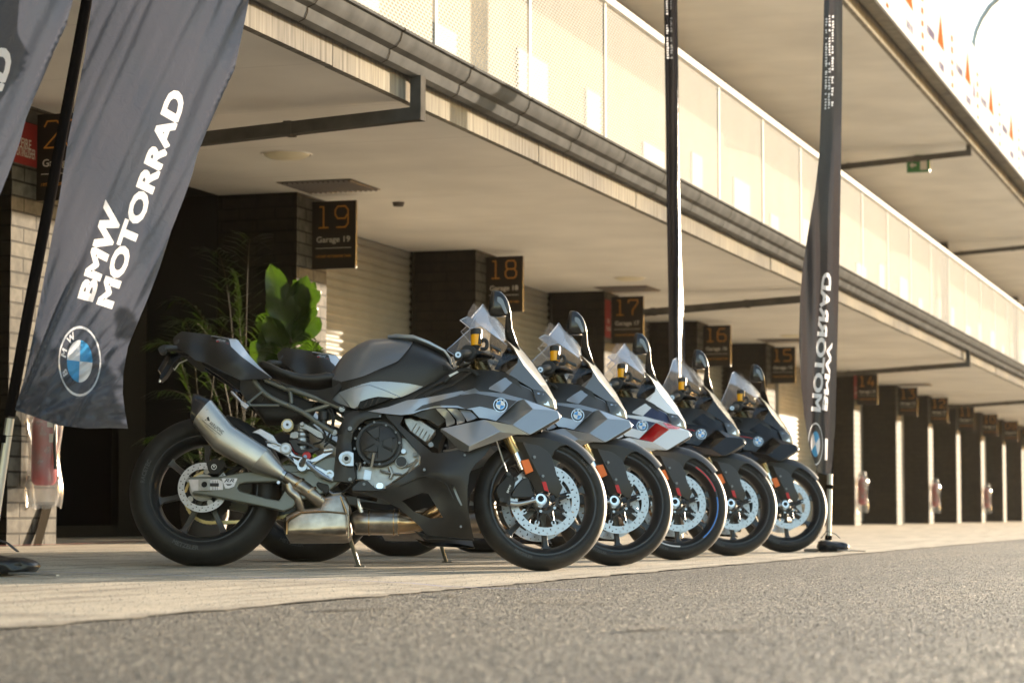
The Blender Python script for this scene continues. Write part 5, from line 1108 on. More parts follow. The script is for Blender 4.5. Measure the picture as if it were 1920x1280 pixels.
b = pairloft([(*Z(2, (1000, 168))[0], *Z(2, (1000, 200))[0], 0, .035), (*Z(2, (1080, 172))[0], *Z(2, (1080, 215))[0], 0, .07), (*Z(2, (1260, 198))[0], *Z(2, (1270, 245))[0], 0, .10), (*Z(2, (1420, 262))[0], *Z(2, (1410, 300))[0], 0, .105), (*Z(2, (1580, 350))[0], *Z(2, (1560, 370))[0], 0, .10), (*Z(2, (1640, 430))[0], *Z(2, (1610, 440))[0], 0, .09), (*Z(2, (1655, 490))[0], *Z(2, (1625, 500))[0], 0, .08)], ex=6); P(b, 'tank_top_cover', 'paint_blue_grey', smooth=40)
b = plate(Z(2, (1505, 455), (1560, 445), (1600, 470), (1600, 500), (1540, 505), (1510, 480)), .135, .150, both=True); P(b, 'tank_recess', 'black_deep', smooth=0)
# seat
sts = [((1412, 432), (1425, 470), .03), ((1480, 440), (1480, 530), .10), ((1560, 480), (1580, 590), .125), ((1640, 520), (1660, 620), .13), ((1740, 560), (1750, 655), .125)]
st2 = [((0, 538), (0, 640), .12), ((80, 560), (60, 662), .115), ((160, 577), (150, 682), .11), ((240, 578), (240, 694), .11), ((320, 572), (320, 694), .11), ((400, 555), (400, 682), .11), ((470, 572), (470, 662), .105), ((505, 592), (505, 640), .08), ((518, 605), (518, 620), .04)]
b = pairloft([(*Z(1, a)[0], *Z(1, c)[0], 0, w_) for a, c, w_ in sts] + [(*Z(2, a)[0], *Z(2, c)[0], 0, w_) for a, c, w_ in st2], n=32, ex=3.0); P(b, 'seat', 'seat_vinyl', smooth=60)
b = skin(Z(1, (1540, 582), (1700, 640)) + Z(2, (0, 640), (150, 690), (300, 700), (460, 668), (530, 612), (560, 640), (440, 790), (600, 900), (560, 880), (300, 775), (0, 672)) + Z(1, (1700, 660)), Z(2, (0, 650, .11), (300, 730, .12), (500, 700, .14), (560, 860, .145), (540, 620, .13)) + Z(1, (1540, 582, .115),)); P(b, 'seat_rail', 'black_tex', smooth=50)
# tail
to = Z(1, (558, 182), (600, 140), (645, 110), (930, 148), (1190, 188), (1215, 205), (1312, 338), (1420, 462), (1552, 580), (1450, 588), (1340, 590), (1232, 600), (1080, 520), (900, 430), (780, 400), (690, 330), (590, 262), (565, 230))
rg_ = [(Z(1, (1118, 188), (1188, 190), (1212, 206), (1310, 340), (1420, 464), (1550, 580), (1400, 480), (1240, 362), (1135, 262)), 1), (Z(1, (932, 152), (1112, 178), (1118, 248), (930, 192)), 2)]
b = skin(to, Z(1, (558, 182, .02), (645, 110, .02), (930, 148, .03), (1190, 188, .04), (1312, 338, .065), (1420, 462, .09), (1552, 580, .12), (1200, 400, .135), (1000, 300, .118), (700, 250, .095), (900, 400, .10), (1232, 600, .115), (1000, 200, .085), (1240, 362, .11), (1130, 262, .10), (620, 240, .07)), regions=rg_, grid=6); tl_ = P(b, 'tail_fairing', ['black_matte', 'paint_tail_white', 'decal_dark'], smooth=35)
text_px('RR', *Z(1, (985, 205), (1085, 222)), 4.5, .093, 'paint_blue_grey', tl_, shear=.5)
b = plate(Z(1, (990, 205), (1112, 232), (1112, 246), (990, 214)), .088, .0925, both=True); b.build('red_stripe', 'red_accent', tl_, smooth=0)
b = plate(Z(1, (935, 152), (1115, 186), (1113, 190), (938, 158)), .05, .087, both=True); b.build('decal_edge', 'alu', tl_, smooth=0)
b = skin(Z(1, (850, 420), (1000, 500), (1100, 545), (1228, 602), (1240, 640), (1222, 680), (1228, 712), (1100, 612), (960, 520), (850, 445)), Z(1, (850, 430, .05), (1000, 500, .07), (1230, 610, .085), (1225, 700, .06), (1000, 560, .05))); P(b, 'undertail', 'black_gloss')
b = skin(Z(1, (1230, 602), (1345, 592), (1440, 690), (1470, 760), (1400, 900), (1310, 830), (1238, 716), (1225, 680)), Z(1, (1230, 602, .09), (1345, 592, .09), (1440, 700, .085), (1400, 900, .06), (1240, 700, .07))); P(b, 'tail_side_cover', 'black_matte')
# tail tip brackets, indicator, plate
b = plate(Z(1, (600, 190), (620, 195), (615, 260), (640, 255), (690, 290), (690, 305), (560, 300), (570, 230)), .03, .06, both=True); P(b, 'tail_bracket', 'black_matte', bevel=.003)
b = ptube(Z(1, (430, 290, .10), (470, 280, .10), (600, 285, .06), (700, 300, .04)), [4, 7, 5.5, 4], 12, sub=2, both=True); b2 = cyl(*Z(1, (445, 290))[0], .09, .14, 7, 16, mb=b); P(b, 'rear_indicator', 'black_matte')
b = cyl(*Z(1, (642, 270))[0], .05, .066, 2.8, 14); P(b, 'bolt', 'bolt_steel')
for side_, l_ in ((1, 0),):
    p0 = U(*Z(1, (530, 335))[0], 0); p1 = U(*Z(1, (425, 530))[0], 0); d_ = (p1 - p0).normalized(); q_ = Vector((0, 1, 0)); nn = d_.cross(q_)
    b = MB(); vs = [p0 + q_ * s1 * .06 + nn * t1 for s1 in (-1, 1) for t1 in (0, .006)] + [p1 + q_ * s1 * .06 + nn * t1 for s1 in (-1, 1) for t1 in (0, .006)]
    b.add(vs, [(0, 1, 3, 2), (4, 6, 7, 5), (0, 4, 5, 1), (2, 3, 7, 6), (0, 2, 6, 4), (1, 5, 7, 3)]); P(b, 'number_plate', 'black_gloss', smooth=0)
b = plate(Z(1, (540, 330), (600, 320), (640, 360), (600, 410), (560, 440), (480, 560), (430, 600), (420, 560), (500, 420)), -.03, .03); P(b, 'plate_holder', 'black_gloss', bevel=.003)
b = ptube(Z(1, (420, 620, .02), (430, 590, .02)), 2.2, 8); b2 = ptube(Z(1, (560, 480, .03), (570, 500, .03), (620, 430, .03), (700, 395, .03)), 1.4, 8); b.add(b2.v, b2.f); P(b, 'plate_lamp', 'alu')
# ---- fork, fender, front brakes
b = ptube(Z(6, (505, 190, .10), (590, 355, .10)), [11, 10], 20, u=UF); ft = P(b, 'fork_tube', 'fork_gold'); b = ptube(Z(6, (583, 345, .10), (640, 480, .10)), 6.6, 18, u=UF); b.build('slider', 'chrome', ft)
b = ptube(Z(6, (470, 130, -.10), (585, 360, -.10)), [11, 10], 20, u=UF); ft2 = P(b, 'fork_tube', 'fork_gold')
b = ptube(Z(3, (298, 590, .085), (372, 748, .095)), [15, 14.5], 24); b2 = ptube(Z(3, (300, 592, .085), (294, 584, .085)), 12, 24); b.add(b2.v, b2.f); P(b, 'fork_top', 'fork_gold')
b = ptube(Z(6, (440, 255, .12), (475, 360, .12), (520, 495, .115)), 1.5, 8, u=UF); P(b, 'brake_line', 'cast_alu')
G = {k: (*Z(6, (x, y))[0], l_) for k, (x, y, l_) in dict(a=(590, 268, .115), b=(640, 272, .135), c=(700, 288, .128), d=(760, 300, .115), e=(830, 345, .105), f=(862, 392, .10), g=(895, 520, .11), h=(940, 612, .105), i=(905, 688, .095), j=(835, 642, .118), k=(782, 560, .128), l=(700, 400, .14), m=(760, 400, .125), n=(850, 560, .122), o=(625, 405, .10), p=(655, 528, .09), q=(690, 540, .105), r=(740, 652, .10)).items()}
b = facets(G, [['a', 'b', 'l', 'o'], ['b', 'c', 'm', 'l'], ['c', 'd', 'm'], ['d', 'e', 'f', 'm'], ['m', 'f', 'g', 'n'], ['l', 'm', 'n', 'k'], ['n', 'g', 'h'], ['n', 'h', 'i', 'j'], ['k', 'n', 'j'], ['o', 'l', 'q', 'p'], ['l', 'k', 'q'], ['q', 'k', 'j', 'r']], u=UF, both=False, thick=.01); P(b, 'fork_guard', 'black_matte', smooth=25, bevel=.0015)
G2_ = {k: (p_[0], p_[1], p_[2]) for k, p_ in G.items()}
b = facets(G2_, [['a', 'b', 'l', 'o'], ['b', 'c', 'm', 'l'], ['d', 'e', 'f', 'm'], ['c', 'd', 'm'], ['m', 'f', 'g', 'n'], ['l', 'm', 'n', 'k'], ['n', 'g', 'h'], ['n', 'h', 'i', 'j'], ['k', 'n', 'j']], u=lambda x, y, l_: FRONT @ (Matrix.Scale(-1, 4, (0, 1, 0)) @ (FRONT.inverted() @ UF(x, y, l_))), both=False, thick=.004); P(b, 'fork_guard', 'black_matte', smooth=25)
b = plate(Z(6, (625, 412), (685, 400), (722, 490), (665, 515)), .122, .133, u=UF); P(b, 'side_reflector', 'orange_reflector', bevel=.002)
b = plate(Z(6, (781, 562), (815, 572), (836, 645), (803, 632)), .1215, .126, u=UF); P(b, 'red_insert', 'red_accent', smooth=0)
for x_, y_, l_ in ((729, 385, .138), (793, 527, .13)): b = cyl(*Z(6, (x_, y_))[0], l_ - .01, l_ + .004, 2.8, 14, u=UF); P(b, 'bolt', 'bolt_steel')
# fender wraps the tyre
b = MB(); rg2 = []
for k in range(25):
    a = R(128 - 88 * k / 24); ro = .318 + .006 * math.sin(math.pi * k / 24); ring = []
    for j in range(17):
        q = -1 + 2 * j / 16; wy = .074 * q; drop = .052 * abs(q) ** 2.6; ring.append((( ro - drop) * math.cos(a), wy, (ro - drop) * math.sin(a)))
    rg2.append(ring + [(x * .988, y * .96, z * .988) for x, y, z in ring[::-1]])
b.rings(rg2); P(b, 'front_fender', 'black_matte', mtx=FRONT, smooth=60)
b = plate(Z(6, (555, 225), (625, 225), (800, 236), (985, 292), (930, 305), (880, 345), (862, 392), (760, 330), (600, 280), (590, 268)), .070, .085, u=UF); P(b, 'fender_side', 'black_matte', bevel=.004)
# discs, carriers, calipers, axle
for sy in (-1, 1):
    y0 = sy * .078
    b = annulus_holes(.157, .122, y0 - .0025, y0 + .0025, 150, 6, lambda i, j: (j == 4 and i % 6 == 0) or (j == 2 and i % 6 == 3) or (j == 1 and i % 12 == 9)); dd = P(b, 'front_brake_disc', 'disc_steel', mtx=FRONT, smooth=0)
    c_ = MB()
    for k in range(9):
        b = MB(); a = R(212 + 40 * k); cx_, cz_ = .108 * math.cos(a), .108 * math.sin(a); b.disc((cx_, 0, cz_), .011, y0 - .004, y0 + .004, 16); b.disc((.118 * math.cos(a), 0, .118 * math.sin(a)), .010, y0 - .0024, y0 + .0024, 12)
        c_.disc((cx_, 0, cz_), .005, y0 - .006, y0 + .006, 10); b.build('bobbin', 'disc_steel', dd, mtx=FRONT)
    c_.build('bobbin_pins', 'black_deep', dd, mtx=FRONT)
    b = MB(); b.lathe([(.048, y0 - .004), (.062, y0 - .004), (.062, y0 + .004), (.048, y0 + .004)], 40, closed_prof=True)
    for k in range(9):
        for da in (-13, 13):
            a0 = R(212 + 40 * k + da); a1 = R(212 + 40 * k); b.tube([(.058 * math.cos(a0), y0, .058 * math.sin(a0)), (.106 * math.cos(a1), y0, .106 * math.sin(a1))], .0055, 6)
    b.build('disc_carrier', 'black_matte', dd, mtx=FRONT)
    for k in range(5):
        a = R(250 + 72 * k); b = MB(); b.disc((.055 * math.cos(a), 0, .055 * math.sin(a)), .0065, y0 - .007, y0 + .007, 12); b.build('carrier_bolt', 'alu', dd, mtx=FRONT)
b = plate(Z(6, (460, 590), (500, 555), (525, 505), (560, 520), (590, 560), (575, 620), (555, 660), (545, 740), (470, 720), (440, 640)), .05, .115, u=UF, holes=()); cp_ = P(b, 'front_caliper', 'black_tex', bevel=.004)
text_px('BMW', *Z(6, (532, 655), (556, 596)), 3.6, .1165, 'white_print', cp_, u=UF)
for x_, y_ in ((535, 512), (590, 548), (485, 705), (540, 730)): b = cyl(*Z(6, (x_, y_))[0], .1, .122, 4.2, 14, u=UF); b.build('bolt', 'black_matte', cp_)
b = plate(Z(6, (590, 600), (640, 545), (690, 540), (720, 650), (740, 668), (700, 690), (560, 690), (556, 660)), .07, .095, u=UF); P(b, 'caliper_mount', 'black_matte', bevel=.004)
b = ptube(Z(6, (545, 732, .118), (600, 738, .118), (680, 722, .118), (740, 706, .118)), [5, 4.5, 3.6, 4], 12, u=UF, sub=2); P(b, 'axle_clamp_arm', 'alu')
b = cyl(*Z(6, (778, 705))[0], .05, .125, 11.5, 24, u=UF); cyl(*Z(6, (772, 735))[0], .06, .118, 8, 6, u=UF, mb=b); ax_ = P(b, 'axle_clamp', 'alu', bevel=.002); b = ringcyl(*Z(6, (776, 697))[0], .125, .133, 6.0, 9.5, u=UF); b.build('axle_nut', 'chrome', ax_); b = cyl(*Z(6, (776, 697))[0], .12, .130, 6.0, 6, u=UF); b.build('axle_bore', 'black_deep', ax_)
# ---- handlebar, reservoir, lever, cables
b = ptube(Z(3, (172, 574, .36), (215, 566, .34), (262, 562, .26), (300, 575, .16), (330, 600, .09)), [7.6, 7.8, 8.0, 7, 6], 20, sub=2); hb = P(b, 'handlebar', 'black_rubber')
b = cyl(*Z(3, (166, 575))[0], .35, .40, 8.0, 24); b.build('bar_end', 'black_matte', hb, bevel=.002); b = ringcyl(*Z(3, (166, 575))[0], .40, .403, 2.2, 5.5); b.build('bar_end_ring', 'alu', hb)
b = cyl(*Z(3, (245, 555))[0], .25, .30, 14.5, 28); cyl(*Z(3, (262, 560))[0], .22, .25, 13.5, 28, mb=b); b.build('throttle_housing', 'black_tex', hb, bevel=.003)
b = pairloft([(*Z(3, (262, 498))[0], *Z(3, (330, 620))[0], .20, .03), (*Z(3, (330, 545))[0], *Z(3, (345, 628))[0], .20, .025), (*Z(3, (445, 575))[0], *Z(3, (450, 600))[0], .20, .015)], ex=3); P(b, 'master_cylinder', 'black_matte')
b = ptube(Z(3, (330, 590, .24), (380, 585, .30), (430, 592, .33), (448, 600, .34)), [6, 5, 4, 3.5], 12, sub=2); P(b, 'brake_lever', 'black_gloss')
b = ptube([(p_[0], p_[1], -.20) for p_ in Z(3, (300, 560), (240, 545))] , 6, 14); 
p_ = U(*Z(3, (312, 455))[0], .22); b = MB(); dn_ = Vector((0, 0, 1)); b.tube([p_ - dn_ * .028, p_ + dn_ * .020], [.023, .0245], 24); rv = P(b, 'fluid_reservoir', 'amber_fluid')
b = MB(); b.tube([p_ + dn_ * .0205, p_ + dn_ * .042], [.0265, .0262], 24); b.tube([p_ + dn_ * .042, p_ + dn_ * .047], [.024, .022], 24); b.build('cap', 'black_matte', rv); b = MB(); b.tube([p_ - dn_ * .045, p_ - dn_ * .029], [.010, .018], 16); b.build('outlet', 'black_matte', rv)
b = MB(); b.tube([p_ + Vector((.012, -.012, .020)), p_ + Vector((.012, -.014, -.026))], .0095, 8); b.build('strap', 'black_matte', rv)
b = ptube(Z(3, (350, 470, .22), (378, 455, .22), (398, 480, .22), (388, 525, .22), (345, 530, .22)), 3.6, 10, sub=4); P(b, 'reservoir_hose', 'black_rubber')
b = ptube(Z(3, (170, 660, .12), (185, 630, .13), (240, 620, .14), (280, 640, .14)), 5, 12, sub=3); P(b, 'wiring', 'black_rubber')
b = ptube(Z(3, (190, 665, .13), (225, 640, .15), (265, 628, .15)), [3, 5, 3], 12, sub=2); P(b, 'steering_damper', 'alu')
b = ptube(Z(3, (395, 640, .1), (420, 690, .1), (420, 735, .1)), 2.6, 8); P(b, 'brake_hose', 'black_rubber')
b = plate(Z(3, (255, 600), (330, 590), (395, 600), (405, 640), (380, 640), (300, 640), (262, 650)), -.12, .12); P(b, 'triple_clamp', 'black_matte', bevel=.005)
b = ptube(Z(3, (298, 600, -.085), (372, 748, -.095)), [15, 14.5], 20); P(b, 'fork_top', 'fork_gold')
b = MB(); q0 = U(*Z(3, (262, 562))[0], .10); b.tube([Vector((q0.x, .05, q0.z)), Vector((q0.x - .06, .20, q0.z - .01)), Vector((q0.x - .12, .36, q0.z - .02))], [.012, .016, .018], 14); P(b, 'handlebar', 'black_rubber')
# ---- round badge
def roundel(parent, px, py, r, lat, u=U, both=True):
    def ringf(r0, r1, l_, n_=36):
        bb = MB(); ringcyl(px, py, l_ - .002, l_, r0, r1, n_, u=u, mb=bb); return bb
    b = cyl(px, py, lat - .004, lat, r, 40, u=u); o_ = b.build('badge', 'black_gloss', parent)
    b = ringf(r * .93, r, lat + .001); b2 = ringf(r * .58, r * .64, lat + .001); b.add(b2.v, b2.f); b.build('badge_ring', 'chrome', o_)
    for m_, qs in (('white_print', (0, 2)), ('roundel_blue', (1, 3))):
        b = MB(); p_ = u(px, py, lat + .001)
        for q in qs:
            vs = [p_] + [p_ + Vector((r * .58 * PX * math.cos(R(q * 90 - 8 + 90 * t / 8)), 0, r * .58 * PX * math.sin(R(q * 90 - 8 + 90 * t / 8)))) for t in range(9)]; b.add(vs, [(0, i, i + 1) for i in range(1, 9)])
        b.build('badge_quarter', m_, o_, smooth=0)
    for ch, a in (('B', 128), ('M', 88), ('W', 48)):
        lp, wd = text_loops(ch, .02); v, f = cdt(lp, None); ca, sa = math.cos(R(a)), math.sin(R(a)); h = r * .25; b = MB(); p_ = u(px, py, lat + .001); vs = []
        for x, y in v:
            tx_, tr_ = (x - wd / 2) * h, r * .66 + y * h; vs.append(p_ + Vector(((tr_ * ca + tx_ * sa) * PX, 0, (tr_ * sa - tx_ * ca) * PX)))
        b.add(vs, [tuple(t) for t in f.tolist()]); b.build('badge_letter', 'white_print', o_, smooth=0)
roundel(sf, *Z(3, (505, 977))[0], 13.0, .231)
red_script = text_px('M 1000 series', *Z(3, (250, 918), (440, 948)), 4.0, .2295, 'paint_red', bike, shear=.5, name='script_lettering')
bpy.data.objects.remove(red_script)
# ------------------------------------------------------------------ the row of five bikes
def set_mat(o, table):
    for i, sl_ in enumerate(o.material_slots):
        nm = o.data.materials[i].name
        if nm in table: sl_.link = 'OBJECT'; sl_.material = M[table[nm]]
def walk(o):
    yield o
    for c in o.children: yield from walk(c)
bike.matrix_world = B1
low = scr_low; low_edge = list(low.children)
low.parent = None
ROW = [(0.484, 11.66, {}), (0.872, 13.08, 'white'), (1.29, 14.4, 'black'), (1.77, 15.8, 'black')]
LAB = ['metallic grey sport motorcycle nearest the camera with its titanium silencer in full view', 'second metallic grey sport motorcycle, just behind the nearest one', 'white, blue and red sport motorcycle in the middle of the row', 'gloss black sport motorcycle between the white one and the last black one', 'gloss black sport motorcycle farthest in the row beside the far flag']
WHITE = {'paint_nose': 'paint_white', 'paint_tank': 'paint_white', 'paint_grey': 'paint_white', 'paint_scoop': 'paint_red', 'decal_dark': 'paint_navy', 'paint_blue_grey': 'paint_blue', 'paint_tail_white': 'paint_white'}
BLACK = {'paint_nose': 'paint_black', 'paint_tank': 'paint_black', 'paint_grey': 'paint_black', 'paint_scoop': 'paint_black', 'decal_dark': 'paint_black', 'paint_blue_grey': 'paint_black', 'paint_tail_white': 'paint_black'}
bike['label'] = LAB[0]
for k, (fx, fy, kind) in enumerate(ROW):
    c = copy_tree(bike); c.matrix_world = bike_matrix(fx, fy, yaw=(0, 0.6, -0.5, 0.4, 0)[k + 1]); c['label'] = LAB[k + 1]
    tab = WHITE if kind == 'white' else BLACK if kind == 'black' else {}
    if kind == 'black':
        o = [q for q in c.children if q.name.startswith('windscreen')][0]
        for ch in list(o.children): bpy.data.objects.remove(ch)
        bpy.data.objects.remove(o); copy_tree(low, c)
    for o in list(walk(c)):
        if o.type != 'MESH': continue
        nm = o.name.split('.')[0]
        if tab: set_mat(o, tab)
        if kind == 'white':
            if nm == 'side_fairing': o.material_slots[1].link = 'OBJECT'; o.material_slots[1].material = M['paint_navy']
    if kind == 'white':
        b = skin(Z(3, (-120, 965), (-30, 935), (80, 925), (190, 985), (235, 1015), (60, 975), (-60, 985)), Z(3, (-120, 965, .2145), (80, 925, .2155), (190, 985, .2245), (60, 980, .222)), thick=.002); b.build('blue_stripe', 'paint_blue', c)
        b = skin(Z(3, (700, 938), (760, 955), (880, 1000), (800, 1002), (762, 1004)), Z(3, (700, 938, .238), (880, 1000, .248), (762, 1004, .288)), thick=.002); b.build('red_stripe', 'paint_red', c)
        for a0, a1, m_ in ((20, 62, 'paint_red'), (-50, 12, 'paint_blue'), (225, 275, 'white_print')):
            b = MB(); b.lathe([(.2365, -.0535), (.2345, -.053), (.2300, -.0535), (.2345, -.0545)], 20, a0=R(a0), a1=R(a1), closed_prof=True); b.build('rim_stripe', m_, c, mtx=FRONT)
    if kind == 'black':
        b = ptube([(*p_, l_) for p_, l_ in zip(Z(3, (230, 905), (300, 918), (380, 930), (440, 942)), (.2165, .2195, .222, .2255))], .7, 6, both=True); b.build('red_pinstripe', 'paint_red', c)
for ch in low_edge: bpy.data.objects.remove(ch)
bpy.data.objects.remove(low)
# ------------------------------------------------------------------ feather flags, weight bags, plants, street lamp
from mathutils import noise as mno
def cloth_mat(name, col, tr_):
    m, n, l, b = node_mat(name); b.inputs['Base Color'].default_value = (*col, 1); b.inputs['Roughness'].default_value = 0.42; b.inputs['Sheen Weight'].default_value = 0.5
    t = nd(n, 'ShaderNodeBsdfTranslucent'); t.inputs[0].default_value = (*[c * 1.3 for c in col], 1); ms = nd(n, 'ShaderNodeMixShader', i_Fac=tr_)
    tc = nd(n, 'ShaderNodeTexCoord'); nz = nd(n, 'ShaderNodeTexNoise', i_Scale=26.0, i_Detail=5.0, i_Distortion=1.2); l.new(tc.outputs['Object'], nz.inputs['Vector'])
    bp = nd(n, 'ShaderNodeBump', i_Strength=0.4, i_Distance=0.010); l.new(nz.outputs[0], bp.inputs['Height']); l.new(bp.outputs[0], b.inputs['Normal']); l.new(bp.outputs[0], t.inputs['Normal'])
    l.new(b.outputs[0], ms.inputs[1]); l.new(t.outputs[0], ms.inputs[2]); l.new(ms.outputs[0], n['Material Output'].inputs['Surface'])
cloth_mat('flag_cloth', (0.050, 0.056, 0.078), 0.28); cloth_mat('flag_white', (0.62, 0.63, 0.68), 0.25); cloth_mat('flag_blue', (0.05, 0.27, 0.55), 0.25)
mat('pole_sleeve', (0.010, 0.009, 0.009), 0.9, spec=0.0); mat('pole_metal', (0.45, 0.46, 0.48), 0.3, 0.8); mat('bag_black', (0.015, 0.015, 0.017), 0.28, bump=(14, .6, .02))
def WP(px, py, Y):
    d = RX @ Vector(((px - 960) / F, 1, (640 - py) / F)); return CAMP + d * (Y / d.y)
def place_text(txt, base0, base1, capv, off=.03):
    """letters laid along base0 -> base1 in drawing space, cap height vector capv"""
    lp, wd = text_loops(txt, off); b0 = np.array(base0, float); d = np.array(base1, float) - b0; c0, c1 = (np.array(v, float) for v in capv)
    return [[tuple(b0 + d * (x / wd) + (c0 + (c1 - c0) * (x / wd)) * y) for x, y in l] for l in lp]
def roundel_loops(cx, cy, rx, ry, rot=0):
    def el(k, a0=0, a1=360, n_=40, close=None):
        return [(cx + k * rx * math.cos(R(a0 + (a1 - a0) * i / n_)), cy - k * ry * math.sin(R(a0 + (a1 - a0) * i / n_))) for i in range(n_ + (1 if close else 0))]
    W_ = [el(1.0), el(.93)]; out = [(W_, 1)]
    for q in range(4):
        a0 = q * 90 + rot; out.append(([[(cx, cy)] + el(.6, a0, a0 + 90, 12, True)], 1 if q % 2 else 2))
    for ch, a in (('B', 205), ('M', 162), ('W', 122)):
        lp, wd = text_loops(ch, .03); L = []
        for l_ in lp:
            q = []
            for x, y in l_:
                tx_, tr_ = (x - wd / 2) * .24, .66 + y * .22; ca, sa = math.cos(R(a)), math.sin(R(a)); q.append((cx + rx * (tr_ * ca + tx_ * sa), cy - ry * (tr_ * sa - tx_ * ca)))
            L.append(q)
        out.append((L, 1))
    return out
def cloth(name, outline, prints, Y, disp, parent, grid=6, mtx=None):
    keep = [outline]; loops = [l for ls, _ in prints for l in ls]
    v, f = cdt([outline] + loops, grid, keep=keep, step_edges=grid * 1.3)
    c = v[f].mean(1); mi = np.zeros(len(f), int)
    for ls, m_ in prints:
        mi[inside(c, ls)] = m_
    b = MB(); b.add([WP(x, y, Y + disp(x, y)) for x, y in v], f.tolist(), mi.tolist()); return b.build(name, ['flag_cloth', 'flag_white', 'flag_blue'], parent, smooth=0, mtx=mtx)
def smooth_all(o): o.data.polygons.foreach_set('use_smooth', [True] * len(o.data.polygons))
def fold(x, y):
    q = (x * .91 + y * .42); a = (x * -.42 + y * .91)
    low = max(0, min(1, (y - 420) / 330)); e = max(0, min(1, (x - (420 - y * .22)) / 90))
    n1 = mno.noise(Vector((q / 38, a / 800, 1.3))); n2 = mno.noise(Vector((q / 15, a / 160, 7.7))); n3 = mno.noise(Vector((x / 130, y / 210, 3.1)))
    r1 = (1 - abs(n1) * 2) ** 3
    fan = math.atan2(x - 20, 800 - y); n4 = mno.noise(Vector((fan * 10, math.hypot(x - 20, 800 - y) / 500, 4.4))); r4 = (1 - abs(n4) * 2) ** 2
    return -.06 * r1 * (.22 + .4 * low + 1.0 * e) - .012 * n2 * (.5 + .4 * low) + .07 * n3 - .045 * r4 * low
AO = [(173, 0), (160, 100), (150, 150), (128, 260), (110, 380), (86, 505), (60, 640), (44, 715), (28, 768), (70, 783), (110, 797), (160, 803), (205, 802), (240, 803), (234, 770), (230, 735), (231, 700), (240, 650), (252, 620), (278, 558), (300, 500), (322, 430), (345, 372), (360, 330), (370, 290), (386, 250), (415, 185), (440, 130), (455, 60), (467, 0), (500, -140), (540, -330), (560, -520), (540, -700), (470, -800), (330, -700), (262, -460), (205, -170)]
pr = [(place_text('BMW', (172, 566), (230, 398), ((-27, -7), (-32, -24)), .05), 1), (place_text('MOTORRAD', (208, 579), (349, 180), ((-28, -9), (-31, -19)), .05), 1)] + roundel_loops(149.5, 677, 40, 66, -4)
pr += [(place_text('MAKE LIFE A RIDE', (330, -60), (440, -560), ((-34, -10), (-34, -10)), .02), 1)] if False else []
def flag_stand(loc_px, Y, label, group='feather flags'):
    g0 = WP(*loc_px, Y); r = empty('feather_flag', label, 'flag', group, loc=(0, 0, 0)); return r
fA = flag_stand((-12, 1060), 8.8, 'big navy feather flag at the left with white lettering and a blue white roundel')
ca_ = cloth('cloth', AO, pr, 8.8, fold, fA); smooth_all(ca_)
b = MB(); pA = [WP(x, y, 8.83) for x, y in ((18, 780), (52, 590), (96, 360), (128, 190), (163, 0), (200, -190), (252, -460), (318, -700), (470, -815))]; b.tube(pA, [.021] * 8 + [.008], 14); b.build('pole_sleeve', 'pole_sleeve', fA)
b = MB(); b.tube([WP(19, 784, 8.83), WP(-22, 1062, 8.83)], [.017, .017], 14); b.build('pole', 'pole_metal', fA)
b = MB(); b.tube([WP(8, 815, 8.83), WP(6.5, 830, 8.83)], [.0205, .0205], 14); b.build('collar', 'pole_sleeve', fA)
b = MB(); b.tube([WP(9, 818, 8.81), WP(30, 816, 8.80), WP(52, 818, 8.80)], .0013, 6); b.build('tie', 'pole_sleeve', fA)
# second flag further left: same cloth, nearer and shifted
fB = copy_tree(fA); fB['label'] = 'feather flag cut off by the top left corner of the photo'
fB.matrix_world = Matrix.Translation((-.467, -.80, .003))
def fdD(x, y): return .05 * mno.noise(Vector((x / 16, y / 260, 2))) + .03 * math.sin((x - 1500) / 14 + y / 90)
DO = [(1546, -60), (1544, 60), (1541, 150), (1536, 290), (1528, 360), (1516, 430), (1505, 500), (1500, 560), (1498, 640), (1502, 720), (1508, 780), (1518, 840), (1534, 885), (1558, 893), (1566, 800), (1570, 650), (1574, 480), (1577, 300), (1579, 150), (1580, -60)]
prD = [(place_text('MOTORRAD', (1522, 770), (1543, 510), ((17, 2), (17, 2)), .04), 1), (place_text('BMW', (1542, 768), (1552, 640), ((9, 2), (9, 2)), .04), 1)] + [x for x in roundel_loops(1529, 832, 14, 40, 30)[:5]]
prD.append(([[(1547, 822), (1552, 822), (1551, 862), (1546, 862)]], 1))
rr = random.Random(8)
sq = []
for k in range(34):
    y0 = 30 + k * 5.2; 
    for c_ in range(3):
        x0 = 1548 + c_ * 6 - k * .05; h_ = rr.uniform(1.5, 4)
        if rr.random() < .75: sq.append([(x0, y0), (x0 + rr.uniform(2, 4.5), y0 - 1), (x0 + rr.uniform(2, 4.5), y0 + h_), (x0, y0 + h_)])
prD += [([q], 1) for q in sq]
fD = empty('feather_flag', 'dark twisted feather flag standing past the last motorcycle', 'flag', 'feather flags')
cD = cloth('cloth', DO, prD, 16.3, fdD, fD, grid=5); smooth_all(cD); cloth_mat('flag_cloth_black', (0.034, 0.031, 0.034), 0.25); M['flag_cloth_black'].node_tree.nodes['Principled BSDF'].inputs['Sheen Weight'].default_value = 0.1; cD.data.materials[0] = M['flag_cloth_black']
b = MB(); b.tube([WP(1556, 890, 16.42), WP(1562, 600, 16.42), WP(1569, 250, 16.42), (WP(1574, -60, 16.42)), WP(1582, -420, 16.42)], [.022, .024, .024, .02, .02], 14); b.build('pole_sleeve', 'pole_sleeve', fD)
